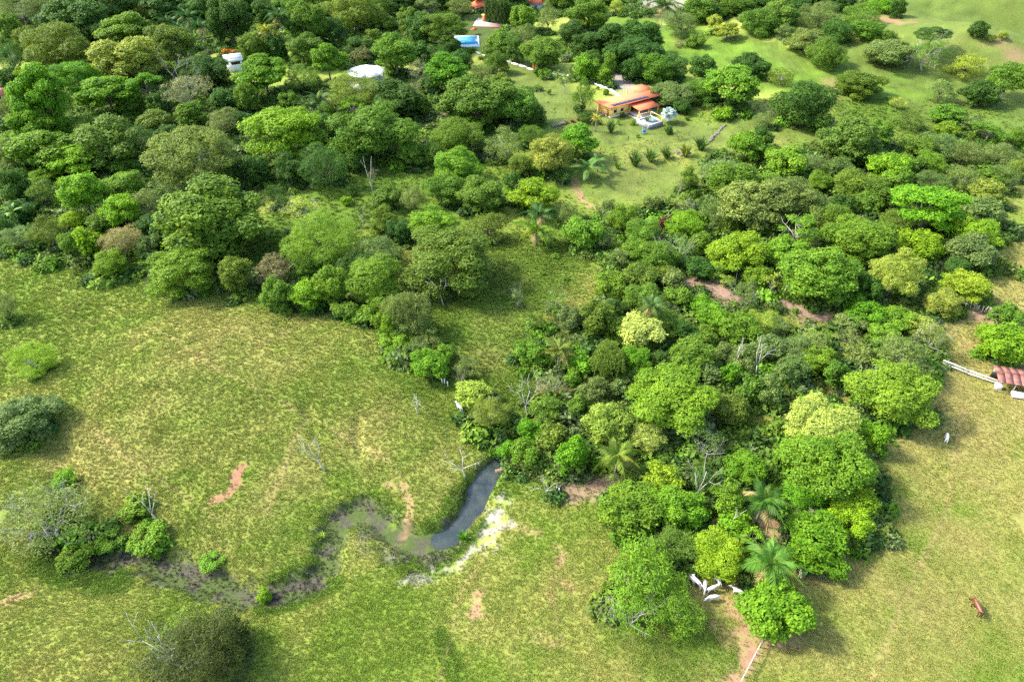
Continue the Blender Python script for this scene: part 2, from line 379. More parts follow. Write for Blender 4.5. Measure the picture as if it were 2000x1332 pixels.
TREES = """
40 18 100 55 F s;20 58 60 72 D g;57 78 56 60 D o;140 38 132 88 D d;178 58 80 66 D d;245 62 108 82 B h;335 82 104 92 B o;115 98 140 60 D o;250 120 140 54 D p
75 195 118 130 B e;150 152 116 80 B e;205 180 112 84 B e;282 165 74 52 U e;62 244 92 84 B e;122 252 52 56 D e;22 112 62 70 F d;22 148 50 44 D d;46 148 42 44 O l
275 20 58 28 F o;320 12 90 40 D d;445 42 84 100 D d;492 92 54 60 D o;402 142 100 66 D d;365 178 104 64 S b;514 148 108 84 B e;370 222 76 44 D g;436 196 66 56 D d;480 190 50 66 D g;303 236 74 46 D o
210 286 140 80 D o;272 268 70 42 F d;385 298 192 128 B y;440 236 84 34 F s;85 292 132 58 B h;150 312 104 44 B l;24 302 56 60 D s;245 326 58 32 D g;18 216 56 62 F s;8 250 36 34 D d;34 278 72 42 K l
90 10 70 40 D d;210 10 110 45 D d;395 10 90 50 D d;470 10 70 50 D d;520 20 60 50 D d;560 15 70 50 D g;625 8 80 45 D g;100 225 70 60 B e;170 255 60 60 D g;250 200 70 50 D g;330 265 60 40 D d;470 235 60 40 D d;310 205 50 50 D d
595 46 88 94 D g;650 62 62 56 D d;690 22 122 56 D o;742 15 62 40 D g;747 48 62 42 K o;797 38 58 52 D g;602 98 88 64 D g;540 92 48 52 D d;512 95 40 44 D h;640 118 72 78 B h;590 153 88 62 F o;705 106 52 34 F b
770 104 94 86 D g;730 76 46 42 D o;818 142 48 52 S b;866 54 104 68 B o;873 140 88 72 B e;942 142 54 40 F s;970 120 52 46 D g;978 162 62 40 D o;690 178 122 42 F o;772 196 112 76 D d;688 206 64 38 O l;816 202 52 50 D g;818 172 38 32 F b
930 200 152 82 D g;555 254 178 102 B l;566 196 52 38 D g;725 258 172 86 D g;802 302 64 54 D g;630 322 112 92 F d;565 332 70 64 D d;890 266 112 60 D g;922 274 62 56 F s;985 282 86 70 F s;890 322 102 56 D h
728 340 26 40 S b;700 95 60 40 D d;820 60 60 60 D d;840 12 60 40 U s;900 12 60 30 F s;780 10 50 40 D d;820 100 50 40 D d;846 104 56 36 F d;897 114 50 30 D d;958 104 40 30 D g;972 82 44 36 D h;990 85 60 50 D g;840 170 50 40 D d;640 215 50 40 D g;640 255 60 60 D d;900 165 60 40 D d;700 310 60 50 D d;850 300 60 50 D g
1020 36 54 52 D h;1070 34 46 72 F s;1147 27 94 56 D g;1120 62 62 46 D d;1058 104 86 66 D g;1020 72 62 52 F s;1008 98 42 48 D d;1150 86 72 50 D d;1195 76 88 60 D d;1252 76 102 62 D d;1245 106 102 62 D d;1200 112 60 56 D d;1276 132 78 60 D g;1236 136 46 50 D d;1155 116 52 46 D d;1312 136 62 54 D d;1375 130 62 46 D d
1138 132 32 50 C h;1160 138 26 40 C h;1178 146 24 32 C h;1190 132 22 52 C g;1050 142 20 20 K g;1064 146 28 24 K h;1090 146 26 22 F o;1104 158 36 34 O s;1120 138 34 30 F s;1140 186 50 72 F g;1132 212 24 24 K d;1145 230 38 32 K d
1312 186 76 54 D s;1362 180 52 50 D g;1332 210 40 34 D d;1430 164 108 86 B h;1467 130 78 46 D d;1332 50 66 56 F s;1372 20 84 42 D g;1395 46 32 36 B p;1422 60 48 32 B p;1480 46 68 58 D g;1357 82 40 32 K g;1328 86 26 16 F b;1205 12 36 30 F p;1258 8 30 26 O g;1440 12 70 36 D g
1414 222 36 34 D l;1490 236 42 40 F s;1457 284 84 64 B h;1412 338 88 46 D s;1014 206 104 88 D g;1050 228 42 46 D d;1076 302 94 86 D y;1130 276 78 66 B e;1042 264 62 46 F g;1018 322 54 48 D o;1306 256 22 20 K d;1326 263 26 20 F s;1390 192 40 32 D d;1440 208 50 36 D d
1050 173 16 16 K h;1073 181 12 14 K g;1183 181 14 14 K g;1168 173 9 9 K g;1192 168 16 16 K h;1083 218 12 20 O h;1071 202 8 12 O g;1207 240 10 16 K l;1193 278 7 18 O g;1227 272 9 18 O g;1246 266 8 12 K h;1237 241 12 12 K g;1172 240 10 12 K g;1216 226 12 12 K d;1384 240 12 24 O s;1342 232 12 10 K g;1370 226 10 14 O g;1345 262 8 20 O s;1410 300 12 12 K g
1525 28 74 62 D o;1530 62 36 34 F s;1602 30 72 60 F s;1686 30 76 52 F g;1632 62 62 52 D d;1574 82 68 54 D s;1612 108 82 66 D g;1692 58 74 32 K g;1756 18 34 42 D d;1735 70 32 26 K o;1822 68 70 36 U d;1812 104 88 60 S g;1735 104 88 52 D s;1910 60 42 40 K d;1935 76 18 14 K p;1958 70 24 18 K p
1890 130 68 60 F p;1972 155 74 72 B g;1838 176 58 54 F s;1915 188 72 56 D d;1677 165 88 56 D o;1753 201 36 32 F p;1572 207 122 112 D d;1526 150 56 46 F o;1665 226 46 24 K o;1780 236 58 42 F o;1850 226 74 48 D g;1660 276 122 80 D o;1716 262 66 64 D g;1800 286 64 50 D g;1842 286 82 56 F s;1935 256 76 32 U g;1892 300 84 56 F s;1955 302 76 56 F s;1770 322 74 44 D g
1537 316 82 46 D h;1740 328 92 44 D l;1588 322 62 42 F s;1640 330 60 40 D s;1700 300 60 40 F s;1560 12 50 40 D d;1640 10 50 34 D d;1720 12 60 30 K e;1820 320 70 50 D h;1880 345 70 50 F s;1940 345 70 50 D g;1990 268 46 36 D g;1990 330 50 50 D o;1500 355 60 40 D h;1600 355 60 36 D h;1750 355 70 40 D g;1820 355 70 44 F s;1895 240 50 30 D s;1850 255 50 36 D h;1485 275 50 50 D d;1500 300 50 40 D g
28 366 72 72 D d;85 376 68 66 F o;82 346 62 42 B h;160 376 98 100 B e;235 366 108 66 B h;235 412 78 70 B l;286 396 78 70 F s;345 366 68 38 F s;412 432 208 148 D g;355 528 140 96 D h;412 482 84 62 D l;458 532 72 84 D o;90 452 82 74 F o;40 462 78 46 F s;140 476 56 58 D g;166 472 52 74 D l;140 430 52 32 B l;195 478 32 60 D Y;236 470 92 74 F b;214 516 62 58 D h;48 412 30 32 S b;6 596 60 66 F s;40 415 60 50 D d;300 440 70 60 D d;290 480 60 50 D s;8 450 50 50 D d;200 430 60 50 D g;445 340 70 50 D d;500 330 60 60 D d;470 580 40 30 K o
543 384 56 54 F d;590 414 102 58 S p;625 466 152 108 F h;706 418 36 38 O s;676 392 22 30 K l;756 386 66 50 D o;750 432 62 56 D o;808 386 56 60 F s;866 368 88 60 D g;938 378 106 76 D g;845 440 116 70 D h;956 440 86 62 F o;880 505 198 126 D o;736 490 96 56 F s;866 556 44 26 O g;535 526 86 46 F b;538 573 70 74 D g;597 576 70 66 B l;648 562 76 84 D h;730 552 142 80 D h;676 606 58 36 D g;712 612 54 32 D g;748 626 46 52 D h;800 608 86 98 W s;784 574 46 46 W s;776 666 70 52 K h;834 662 60 46 F s;690 520 80 50 D d;780 450 60 50 D d;690 375 22 20 K d;600 520 60 50 D g;560 610 24 20 K o
1045 384 98 76 D l;1110 416 46 54 F s;1137 456 82 74 D h;1215 426 62 56 D h;1256 456 82 60 D g;1190 406 42 36 K s;1270 402 40 40 K s;1291 386 26 26 S b;1328 362 28 48 S b;1342 402 42 36 S b;1346 350 42 44 D g;1300 436 32 32 K r;1340 436 82 46 D l;1400 412 92 74 F s;1472 402 152 98 D s;1542 386 132 98 D s;1430 356 112 54 D g;1320 486 92 50 S s;1366 476 52 52 D g;1437 495 118 92 D l;1210 502 46 50 F s;1240 490 62 42 D h;1290 500 92 60 D g;1300 532 52 40 D o;1196 556 82 64 D h;1246 542 92 70 D o;1256 582 82 52 D g;1316 546 52 50 D s;1326 580 56 50 D g;1366 594 54 44 D e;1365 524 62 30 D d;1420 548 34 32 F p;1456 576 62 72 S o
1116 622 62 56 D s;1170 622 82 78 D o;1252 648 92 80 D P;1280 604 72 42 F s;1300 628 80 62 F g;1396 622 82 64 B e;1446 642 92 58 D h;1486 632 82 68 F p;1010 576 42 50 S s;1086 582 52 40 S g;1046 622 46 40 F o;1200 600 50 40 D d;1210 640 60 50 D h;1340 650 60 50 D d;1020 380 40 40 D d;1085 500 20 12 K g;1105 545 16 10 K g;1060 535 14 10 K g;1100 345 40 34 F d;1000 355 40 40 D d
1670 360 92 66 D o;1722 386 56 60 D g;1815 400 162 86 B E;1930 376 78 46 D y;1925 412 88 56 D s;1640 426 60 70 W o;1560 446 102 56 O h;1680 468 132 66 D h;1750 430 72 36 F o;1806 430 68 42 F s;1900 456 98 46 D l;1895 492 108 74 D s;1800 478 96 64 D l;1750 532 122 104 B p;1602 536 168 100 D h;1536 490 92 52 D h;1546 516 60 46 F s;1893 556 88 62 B Y;1842 592 74 60 D p;1690 616 102 50 K e;1658 632 56 40 D s;1746 622 82 50 K h;1802 642 82 50 K p;1820 662 96 58 S s;1972 614 56 44 D g;1966 668 122 88 D l;1520 636 60 52 F s;1510 552 38 46 O p;1730 655 70 46 D h;1590 672 80 42 D s;1640 400 60 50 D d;1600 470 60 50 D s;1870 520 60 50 D d;1700 560 60 60 D d;1672 588 50 40 D e;1960 345 60 60 F s;1860 450 50 40 D d
65 700 92 70 F l;46 822 152 110 K s;125 936 52 46 B E;88 1014 190 120 S s;262 996 66 40 K h;288 1050 80 40 K h;214 1056 60 38 K h;414 1096 46 38 K h;150 1084 80 40 K h;378 1272 200 130 F q;440 1238 96 76 D q;352 1218 76 52 F o;322 1270 100 80 S s;430 1290 110 90 F q;516 1166 36 36 K l
838 712 86 46 D e;900 736 30 36 S b;914 716 56 46 F s;924 768 72 58 D p;956 806 82 78 F y;990 882 48 48 K e;870 690 40 40 K h;780 690 60 40 K h
1040 692 72 60 K g;1130 706 62 46 D e;1186 700 62 70 W o;1242 702 72 56 D e;1070 752 72 60 S s;1160 762 62 54 D s;1207 757 36 40 D s;1070 802 66 46 D g;1126 792 46 46 D g;1316 780 174 114 D h;1430 798 86 78 D o;1382 726 56 50 D s;1426 732 42 50 D e;1350 696 102 54 D g;1036 842 62 52 D e;1022 886 60 60 D h;1082 852 72 70 D o;1116 890 66 78 D e;1096 908 32 40 S b;1186 832 102 96 D p;1263 856 78 66 D P;1240 922 62 60 F o;1292 932 72 70 B Y;1374 866 98 74 S s;1456 912 88 74 B e;1232 990 132 88 D h;1302 988 112 90 D h;1422 972 72 70 B h;1380 940 70 60 D d;1120 740 40 40 K h;1290 700 50 40 D d;1450 700 60 50 D s;1500 680 70 60 D s;1350 1000 80 60 D e;1200 940 40 50 F s
1546 722 72 68 D s;1602 702 82 58 D h;1632 728 52 66 D g;1560 680 80 60 F s;1745 766 176 110 D h;1762 692 122 50 F s;1708 852 58 62 D e;1606 838 170 104 D P;1620 908 204 124 D h;1666 972 102 68 D l;1580 964 92 70 D e;1500 765 60 60 D s;1470 760 60 60 D g;1680 690 60 50 D s;1535 890 50 60 D h;1660 660 60 40 F s
1255 1118 180 130 F h;1240 1190 150 110 S h;1320 1190 120 110 F h;1312 1062 102 80 F o;1405 1082 118 90 D l;1436 1022 76 52 D e;1592 1052 138 120 D e;1662 1012 88 62 D l;1515 1190 150 116 D E;1470 1045 40 44 O l;1480 1130 36 40 K s
1700 395 60 50 D g;1600 420 70 60 D s;1500 440 60 50 D g;1480 540 60 50 D h;1400 530 50 40 D g;1960 440 24 30 K s;1180 470 40 40 F s;1270 540 50 40 D d;1380 660 60 40 D g;1420 690 60 50 D s
880 92 44 30 D d;780 -8 90 50 D d;860 -6 80 50 D d;930 -14 80 40 D d;1000 -10 80 44 D d;1090 -6 70 40 D g;1180 -10 60 36 D d;1400 -8 90 40 D d;1480 -6 80 44 D d;1560 -10 80 44 D d;1640 -8 80 40 D d;1710 -8 70 34 D g;30 -12 90 50 D d;130 -12 100 50 D d;260 -14 100 50 D d;400 -16 100 50 D d;520 -14 90 50 D d;640 -16 100 50 D d;720 -10 80 44 D d;790 640 62 60 F s;815 676 58 50 F s;762 640 42 50 D h;760 600 50 50 D g
"""
LANDMARKS = [(455, 108, 'arched white roof'), (715, 135, 'white gazebo roof'), (910, 80, 'blue pool'), (980, 25, 'columnar hedge'), (1225, 195, 'yellow house'), (1215, 158, 'gravel driveway'),
             (1044, 132, 'orange pillars'), (1272, 236, 'grey terrace'), (1306, 222, 'silver palm'), (1300, 300, 'leafy clump row'), (4, 178, 'orange roof corner'), (1047, 452, 'clearing palms'),
             (930, 970, 'creek pool'), (625, 890, 'pale dead tree'), (440, 950, 'red earth scar'), (1415, 575, 'brown bare patch'), (1585, 615, 'pinkish bare patch'), (1905, 605, 'wooden palisade'),
             (1975, 745, 'rusty-roofed shed'), (1890, 722, 'white rail fence'), (1846, 853, 'lone white cow'), (1505, 1098, 'star-shaped palm'), (1390, 1150, 'resting white cattle'), (1465, 1285, 'pale fence'),
             (1740, 45, 'reddish hillside patch'), (540, 440, 'sunlit forest glade'), (700, 370, 'shaded green glade'), (960, 620, 'grassy valley clearing'), (1235, 375, 'lower lawn'), (1700, 130, 'bright hill meadow'),
             (300, 700, 'left pasture'), (1170, 950, 'bare creekside soil'), (800, 1010, 'cattle track'), (1960, 480, 'right pasture'), (200, 560, 'upper pasture edge'), (610, 200, 'dark forest palms'), (360, 45, 'shaded palm grove'),
             (560, 600, 'mid pasture edge'), (1090, 170, 'white garden kerb'), (1600, 745, 'shady tree gap'), (1240, 640, 'wooded valley middle')]
def relation(px, py):
    d = sorted(((px - a) ** 2 + ((py - b) * 1.3) ** 2, a, b, w) for a, b, w in LANDMARKS)[0]
    dx, dy = px - d[1], py - d[2]; q = math.sqrt(d[0])
    far = 'just ' if q < 55 else ('' if q < 120 else 'well ')
    if abs(dx) > 1.1 * abs(dy): w = 'right of' if dx > 0 else 'left of'
    else: w = 'below' if dy > 0 else 'beyond'
    return f'{far}{w} the {d[3]}'
tree_list = []
for line in TREES.strip().splitlines():
    for e in line.split(';'):
        a = e.split()
        tree_list.append((float(a[0]), float(a[1]), float(a[2]), float(a[3]), a[4], a[5]))
TREE_POS = []        # x, y, radius: used for the forest floor
raw_labels = []
def place_tree(i, cx, cy, w, h, kind, c):
    r = random.Random(i * 7919 + 13)
    ang = PITCH - math.atan((666 - cy) / FPX)
    sn, cs = math.sin(ang), math.cos(ang)
    lo, hi = {'U': (.3, .7), 'K': (.55, 1.2), 'C': (1.1, 3.2), 'W': (.8, 1.6)}.get(kind, (.66, 1.3))
    s = h / w
    ratio = math.sqrt(max(s * s - sn * sn, .05)) / cs if s > sn else .35
    ratio = min(max(ratio, lo), hi)
    t = 200.0
    meadow = cx > 1300 and cy < 250 and kind in 'DF'
    ratio *= .95
    for _ in range(5):
        a = w / 2 * t / FPX; b = a * ratio
        hc = b * (.74 if meadow else KC[kind]) + (.4 if kind not in 'K' and not meadow else 0)
        x, y, z, t = ground_hit(cx, cy, hc)
    g = H1(x, y)
    sz = 'S' if a < 3.0 else ('M' if a < 6.3 else 'L')
    while (kind, sz) not in CROWN or not CROWN[kind, sz]:
        sz = {'S': 'M', 'M': 'L' if kind == 'O' else 'S', 'L': 'M'}[sz]
        if kind == 'W': sz = 'M'
    name = 'shrub' if (kind == 'K' or a < 1.6) else {'D': 'dome_tree', 'B': 'lobed_tree', 'U': 'umbrella_tree', 'O': 'open_tree', 'F': 'feathery_tree', 'S': 'half_bare_tree', 'W': 'weeping_tree', 'C': 'columnar_tree'}[kind]
    root = empty(name, (x, y, g), r.random() * 6.28)
    base = np.array(COLS[c]) * (1.12, 1.17, .80); v = r.uniform(.86, 1.16)
    colr = base * v * np.array([r.uniform(.9, 1.12), 1, r.uniform(.85, 1.15)])
    crs = CROWN[kind, sz]
    aa = a * ((1.08 if cx > 1300 and cy < 250 else .97) if kind not in 'CW' else (1.5 if kind == 'C' else 1.25))
    obj('crown', crs[r.randrange(len(crs))], root, (0, 0, hc), (r.uniform(-.1, .1), r.uniform(-.1, .1), 0), (aa * r.uniform(.9, 1.1), aa * r.uniform(.9, 1.1), b * r.uniform(.92, 1.12)), colr)
    pale = kind in 'SO' or r.random() < .15
    bark = np.array((.30, .28, .24) if pale else (.15, .12, .09)) * r.uniform(.8, 1.2)
    obj('trunk', TRUNK[kind, sz][r.randrange(2)], root, (0, 0, 0), (0, 0, 0), (aa, aa, hc + .72 * b), bark)
    TREE_POS.append((x, y, aa))
    size = 'huge' if a > 8.5 else 'large' if a > 5.5 else 'medium' if a > 3 else 'small'
    noun = {'shrub': 'shrub'}.get(name, 'tree')
    raw_labels.append((root, f'{size} {CWORD[c]} {KWORD[kind]} {noun} {relation(cx, cy)}', cx, noun))
for i, tr in enumerate(tree_list): place_tree(i, *tr)
ORD = ['leftmost', 'second-from-left', 'third-from-left', 'fourth-from-left', 'fifth-from-left', 'sixth-from-left', 'seventh-from-left', 'eighth-from-left']
from collections import defaultdict
byl = defaultdict(list)
for root, lab, cx, noun in raw_labels: byl[lab].append((cx, root, noun))
for lab, L in byl.items():
    L.sort(key=lambda q: q[0])
    for k, (cx, root, noun) in enumerate(L):
        full = lab if len(L) == 1 else ORD[k] + ' ' + lab
        tag(root, full, noun, 'garden and forest-edge shrubs' if noun == 'shrub' else root.name.split('.')[0].replace('_', ' ') + 's of the wooded valley')

# ------------------------------------------------------------------ ground colours (one function for the sheet and the grass standing on it)
STROKES = [  # mask, radius in metres, strength, photo points along it
    ('dirt', .45, .4, [(610, 800), (575, 860), (520, 1000)]), ('dirt', .4, .38, [(300, 640), (420, 720), (560, 790), (760, 900), (790, 945)]), ('dirt', .4, .35, [(180, 840), (260, 900), (420, 1010)]), ('dirt', .45, .4, [(1090, 1085), (1075, 1160), (1100, 1260)]), ('dirt', .45, .35, [(1700, 1330), (1760, 1180), (1850, 1000), (1880, 800)]), ('dirt', .4, .3, [(960, 1060), (900, 1160), (860, 1330)]),
    ('scar', 1.4, 1, [(468, 918), (462, 945), (440, 965), (422, 974)]), ('dirt', 1.0, .9, [(935, 1165), (932, 1180), (926, 1198)]),
    ('dirt', .7, .75, [(755, 945), (790, 950), (802, 985), (796, 1030), (788, 1046)]), ('dirt', 1.4, 1, [(1470, 1222), (1462, 1262), (1455, 1300), (1430, 1345)]),
    ('dirt', 1.0, .7, [(1425, 1180), (1442, 1205)]), ('mulch', 3.0, 1, [(1345, 552), (1400, 565), (1428, 580)]), ('mulch', 3.7, 1, [(1550, 598), (1590, 620), (1614, 626)]),
    ('dirt', 1.3, .8, [(1665, 652), (1670, 692)]), ('mulch', 2.4, .8, [(1185, 938), (1130, 968)]), ('dirt', 2.6, .6, [(1080, 758), (1100, 772)]), ('dirt', 6, .85, [(1718, 38), (1758, 45)]),
    ('dirt', 1.1, .8, [(1120, 350), (1135, 390), (1166, 412)]), ('dirt', .7, .7, [(1084, 1068), (1102, 1082), (1090, 1100)]), ('dirt', 1.1, .45, [(1048, 1245), (1080, 1258)]),
    ('dirt', .9, .5, [(1098, 1138), (1112, 1145)]), ('mulch', 3.0, .8, [(1888, 606), (1955, 632)]), ('dirt', 5.0, .35, [(1885, 655), (1900, 640)]), ('dirt', .9, .7, [(62, 1158), (10, 1176)]),
    ('dirt', 2.2, .8, [(884, 205), (866, 232), (842, 245)]), ('dirt', 2.2, .5, [(1555, 770), (1600, 770)]), ('dirt', 1.5, .5, [(330, 578), (380, 590)]), ('dirt', 1.0, .6, [(1010, 1030), (1050, 1048)]),
    ('dirt', 5, .6, [(1960, 85), (1985, 112)]), ('dirt', 3, .5, [(1620, 158), (1640, 190)]), ('dirt', 2.5, .45, [(1260, 105), (1275, 120)]), ('dirt', 1.2, .6, [(1570, 1110), (1600, 1120)]), ('dirt', 1.8, .7, [(1460, 1250), (1540, 1252)]),
    ('dirt', 2.4, .8, [(1500, 1060), (1510, 1030)]), ('dirt', 1.3, .45, [(1400, 1225), (1420, 1240)]), ('dirt', 5, .6, [(1225, 12), (1300, 20)]),
    ('sand', 1.9, 1, [(984, 984), (974, 1010), (955, 1036), (938, 1058)]), ('sand', .9, .95, [(935, 1060), (906, 1094), (882, 1110)]), ('sand', 1.1, .65, [(880, 1112), (830, 1126), (790, 1138)]), ('sand', .8, .7, [(992, 1015), (1000, 1022)]), ('sand', .5, .7, [(745, 1060), (765, 1090)]),
    ('mud', 2.5, 1, 'CREEK'), ('mud', 3.4, .8, 'WETLAND'), ('mud', 2.2, .8, [(420, 1150), (400, 1120), (330, 1105)]),
    ('lush', 8, 1, [(562, 428), (515, 482), (500, 500)]), ('lush', 9, 1, [(640, 382), (742, 348)]), ('lush', 15, 1, [(1205, 52), (1290, 62)]), ('lush', 17, 1, [(1325, 100), (1450, 112), (1560, 150), (1690, 190), (1760, 225)]),
    ('lush', 22, .9, [(1640, 110), (1710, 140), (1790, 180)]), ('lush', 14, .9, [(1910, 228), (2060, 240)]), ('lush', 14, 1, [(1770, 12), (1850, 16)]), ('lush', 1.8, .8, [(915, 945), (866, 1030), (832, 1050)]), ('lush', 1.6, .9, [(520, 1185), (590, 1170), (655, 1138)]),
    ('lush', 2.6, .9, [(90, 1098), (220, 1128)]), ('lush', 1.3, .8, [(860, 1240), (880, 1280), (890, 1332)]), ('lush', 1.3, .8, [(970, 1000), (950, 1020), (880, 1085)]), ('lush', 2.2, .7, [(970, 940), (985, 960)]), ('lush', 3, .6, [(1390, 1240), (1420, 1290)]), ('lush', 4, .5, [(1300, 1290), (1340, 1240)]), ('lush', 2.5, .8, [(800, 1105), (860, 1090)]),
    ('lush', 2.5, .6, [(730, 980), (760, 1010)]), ('lush', 6, .5, [(1060, 540), (1040, 600)]), ('lush', 2.0, .8, [(540, 1150), (600, 1120)]),
    ('lawn', 16, 1, [(1010, 140), (1060, 190), (1100, 235)]), ('lawn', 13, 1, [(1160, 250), (1300, 262), (1420, 262)]), ('lawn', 14, .9, [(1190, 350), (1290, 345)]), ('lawn', 60, .9, [(1850, 60), (2010, 40)]), ('lawn', 25, .8, [(1850, 130), (1990, 110)]), ('lawn', 12, .8, [(1540, 260), (1600, 265)]), ('lush', 15, .5, [(1000, 520), (930, 640), (960, 720)]), ('lush', 13, .8, [(640, 420), (800, 420), (880, 340)]), ('lush', 8, .7, [(1090, 470), (1120, 500)]),
    ('dry', 34, 1, [(1860, 800), (1900, 1000), (1800, 1150), (1700, 1330)]), ('dry', 12, .9, [(1970, 380), (1950, 560)]), ('dry', 11, .5, [(780, 900), (840, 1000)]), ('dry', 16, .3, [(1000, 1150), (1120, 1300)]), ('dry', 8, .7, [(1240, 355), (1260, 330)]),
    ('dry', 55, .25, [(1840, 70), (2000, 40)]), ('dry', 5, .6, [(960, 610), (950, 700)]), ('dry', 7, .6, [(560, 950), (480, 1030), (540, 1060)]), ('dry', 4, .7, [(680, 1080), (690, 1110)]), ('dry', 6, .5, [(250, 900), (140, 870)]), ('dry', 10, .4, [(430, 700), (300, 800)]),
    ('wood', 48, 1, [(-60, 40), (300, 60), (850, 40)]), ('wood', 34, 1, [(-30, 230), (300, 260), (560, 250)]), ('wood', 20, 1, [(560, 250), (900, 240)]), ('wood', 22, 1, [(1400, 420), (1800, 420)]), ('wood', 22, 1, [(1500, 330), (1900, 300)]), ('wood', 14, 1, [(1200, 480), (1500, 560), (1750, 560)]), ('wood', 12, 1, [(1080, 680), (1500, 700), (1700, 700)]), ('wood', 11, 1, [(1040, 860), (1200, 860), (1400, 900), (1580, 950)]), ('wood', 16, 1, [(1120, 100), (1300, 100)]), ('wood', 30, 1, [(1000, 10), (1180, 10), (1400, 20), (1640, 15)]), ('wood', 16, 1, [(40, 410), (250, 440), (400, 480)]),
    ('gravel', 5.2, 1, [(1203, 140), (1214, 160), (1228, 178)]), ('gravel', 7, 1, [(1215, 5), (1270, 9), (1330, 6)]),
]
_strk = []
for mname, rad, stg, pts in STROKES:
    if pts == 'CREEK': P = CREEK
    elif pts == 'WETLAND': P = WETLAND
    else: P = [ground_hit(*p)[:2] for p in pts]
    if len(P) == 1: P = [P[0], P[0]]
    _strk.append((mname, rad, stg, np.array(P)))
def masks(x, y):
    M = {k: np.zeros(len(x)) for k in ('dirt', 'mulch', 'sand', 'mud', 'lush', 'lawn', 'dry', 'gravel', 'wood', 'scar')}
    wob = fbm(x / 1.3, y / 1.3, 21, 3) - .5; wob2 = fbm(x / 6, y / 6, 23, 3) - .5
    for mname, rad, stg, P in _strk:
        lo = P.min(0) - rad * 2 - 2; hi = P.max(0) + rad * 2 + 2
        k = (x > lo[0]) & (x < hi[0]) & (y > lo[1]) & (y < hi[1])
        if not k.any(): continue
        d = seg_dist(x[k], y[k], P) / rad
        soft = mname in ('lush', 'lawn', 'dry', 'wood')
        d = d + (wob2[k] * 1.4 if soft else wob[k] * 2.0 + wob2[k] * .9)
        v = stg * (sstep(1.45, .45, d) if soft else sstep(1.2, .35, d))
        M[mname][k] = np.maximum(M[mname][k], v)
    return M
TP = np.array(TREE_POS)
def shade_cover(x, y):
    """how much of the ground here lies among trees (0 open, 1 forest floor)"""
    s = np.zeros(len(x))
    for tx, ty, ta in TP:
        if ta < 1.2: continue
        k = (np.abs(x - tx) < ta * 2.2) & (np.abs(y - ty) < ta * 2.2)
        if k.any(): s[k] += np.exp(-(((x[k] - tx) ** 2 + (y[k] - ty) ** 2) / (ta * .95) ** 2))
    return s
def mixc(c, t, col): return c * (1 - t[:, None]) + np.array(col) * t[:, None]
def ground_color(x, y, fine=True):
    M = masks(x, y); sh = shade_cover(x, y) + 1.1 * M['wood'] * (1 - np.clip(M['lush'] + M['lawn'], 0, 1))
    n1 = fbm(x / 22, y / 22, 31, 3); n2 = fbm(x / 5, y / 5, 32, 3); n3 = fbm(x / .75 + y * .2, y / .95, 33, 3)
    dry = np.clip(.34 + 1.5 * (n1 - .5) + 1.05 * (n2 - .5) + .4 * (n3 - .5) + .42 * M['dry'] - .8 * M['lush'] - .25 * M['lawn'], 0, 1)
    c = np.tile(np.array([.158, .236, .028]), (len(x), 1))
    c = mixc(c, dry, (.275, .280, .064)); c = mixc(c, dry * M['dry'] * .8, (.305, .272, .085))
    c = mixc(c, M['lush'] * .85, (.082, .150, .016))
    c = mixc(c, M['lawn'] * .88, (.086, .116, .024))
    c = c * (.86 + .28 * n3)[:, None]
    c = c * (1 + np.clip(M['lawn'] + M['lush'], 0, 1) * .9 * (fbm(x / 3.5, y / 2.6, 51, 4) - .5))[:, None]
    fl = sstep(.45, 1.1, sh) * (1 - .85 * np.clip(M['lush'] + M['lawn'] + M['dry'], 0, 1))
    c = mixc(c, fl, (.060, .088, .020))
    mott = fbm(x / .8, y / .8, 41, 2)[:, None]
    c = mixc(c, M['mud'], (.068, .065, .044)) ; c = mixc(c, M['mud'] * sstep(.40, .58, fbm(x / 1.7, y / 1.7, 44, 3)), (.062, .088, .024))
    c = mixc(c, M['scar'], (.235, .125, .072)); c = mixc(c, M['mulch'] * .95, (.235, .15, .11)); c = mixc(c, M['dirt'] * (.55 + .45 * sstep(.35, .6, fbm(x / .7, y / .7, 47, 2))), (.275, .160, .095))
    c = mixc(c, M['sand'] * sstep(.36, .6, fbm(x / .9, y / .9, 46, 2)), (.25, .232, .19)); c = mixc(c, M['gravel'], (.25, .225, .19))
    return c, M, sh, fl
def axis(lo, hi, step, far, grow, n):
    a = np.arange(lo, hi, step).tolist()
    s = step
    while a[-1] < far: s *= grow; a.append(a[-1] + s)
    s = step; b = []
    q = lo
    while q > n: s *= grow; q -= s; b.append(q)
    return np.array(b[::-1] + a)
gx = axis(-95, 95, .6, 3500, 1.035, -3500)
gy = axis(28, 125, .55, 4200, 1.02, -1500)
GX, GY = np.meshgrid(gx, gy)
X, Y = GX.ravel(), GY.ravel()
Z = height(X, Y)
GC, GM, GSH, GFL = ground_color(X, Y)
nx, ny = len(gx), len(gy)
ii = (np.arange(ny - 1)[:, None] * nx + np.arange(nx - 1)[None, :]).ravel()
GF = np.stack([ii, ii + 1, ii + nx + 1, ii + nx], 1)
m, nt, N, L = new_mat('ground'); GROUND_MAT = m
out = N.new('ShaderNodeOutputMaterial'); p = N.new('ShaderNodeBsdfPrincipled'); L.new(p.outputs[0], out.inputs[0])
p.inputs['Roughness'].default_value = .9; p.inputs['Specular IOR Level'].default_value = .1
at = N.new('ShaderNodeAttribute'); at.attribute_name = 'gcol'
geo = N.new('ShaderNodeNewGeometry')
n1 = N.new('ShaderNodeTexNoise'); n1.inputs['Scale'].default_value = 1.6; n1.inputs['Detail'].default_value = 6; n1.inputs['Roughness'].default_value = .7
L.new(geo.outputs['Position'], n1.inputs['Vector'])
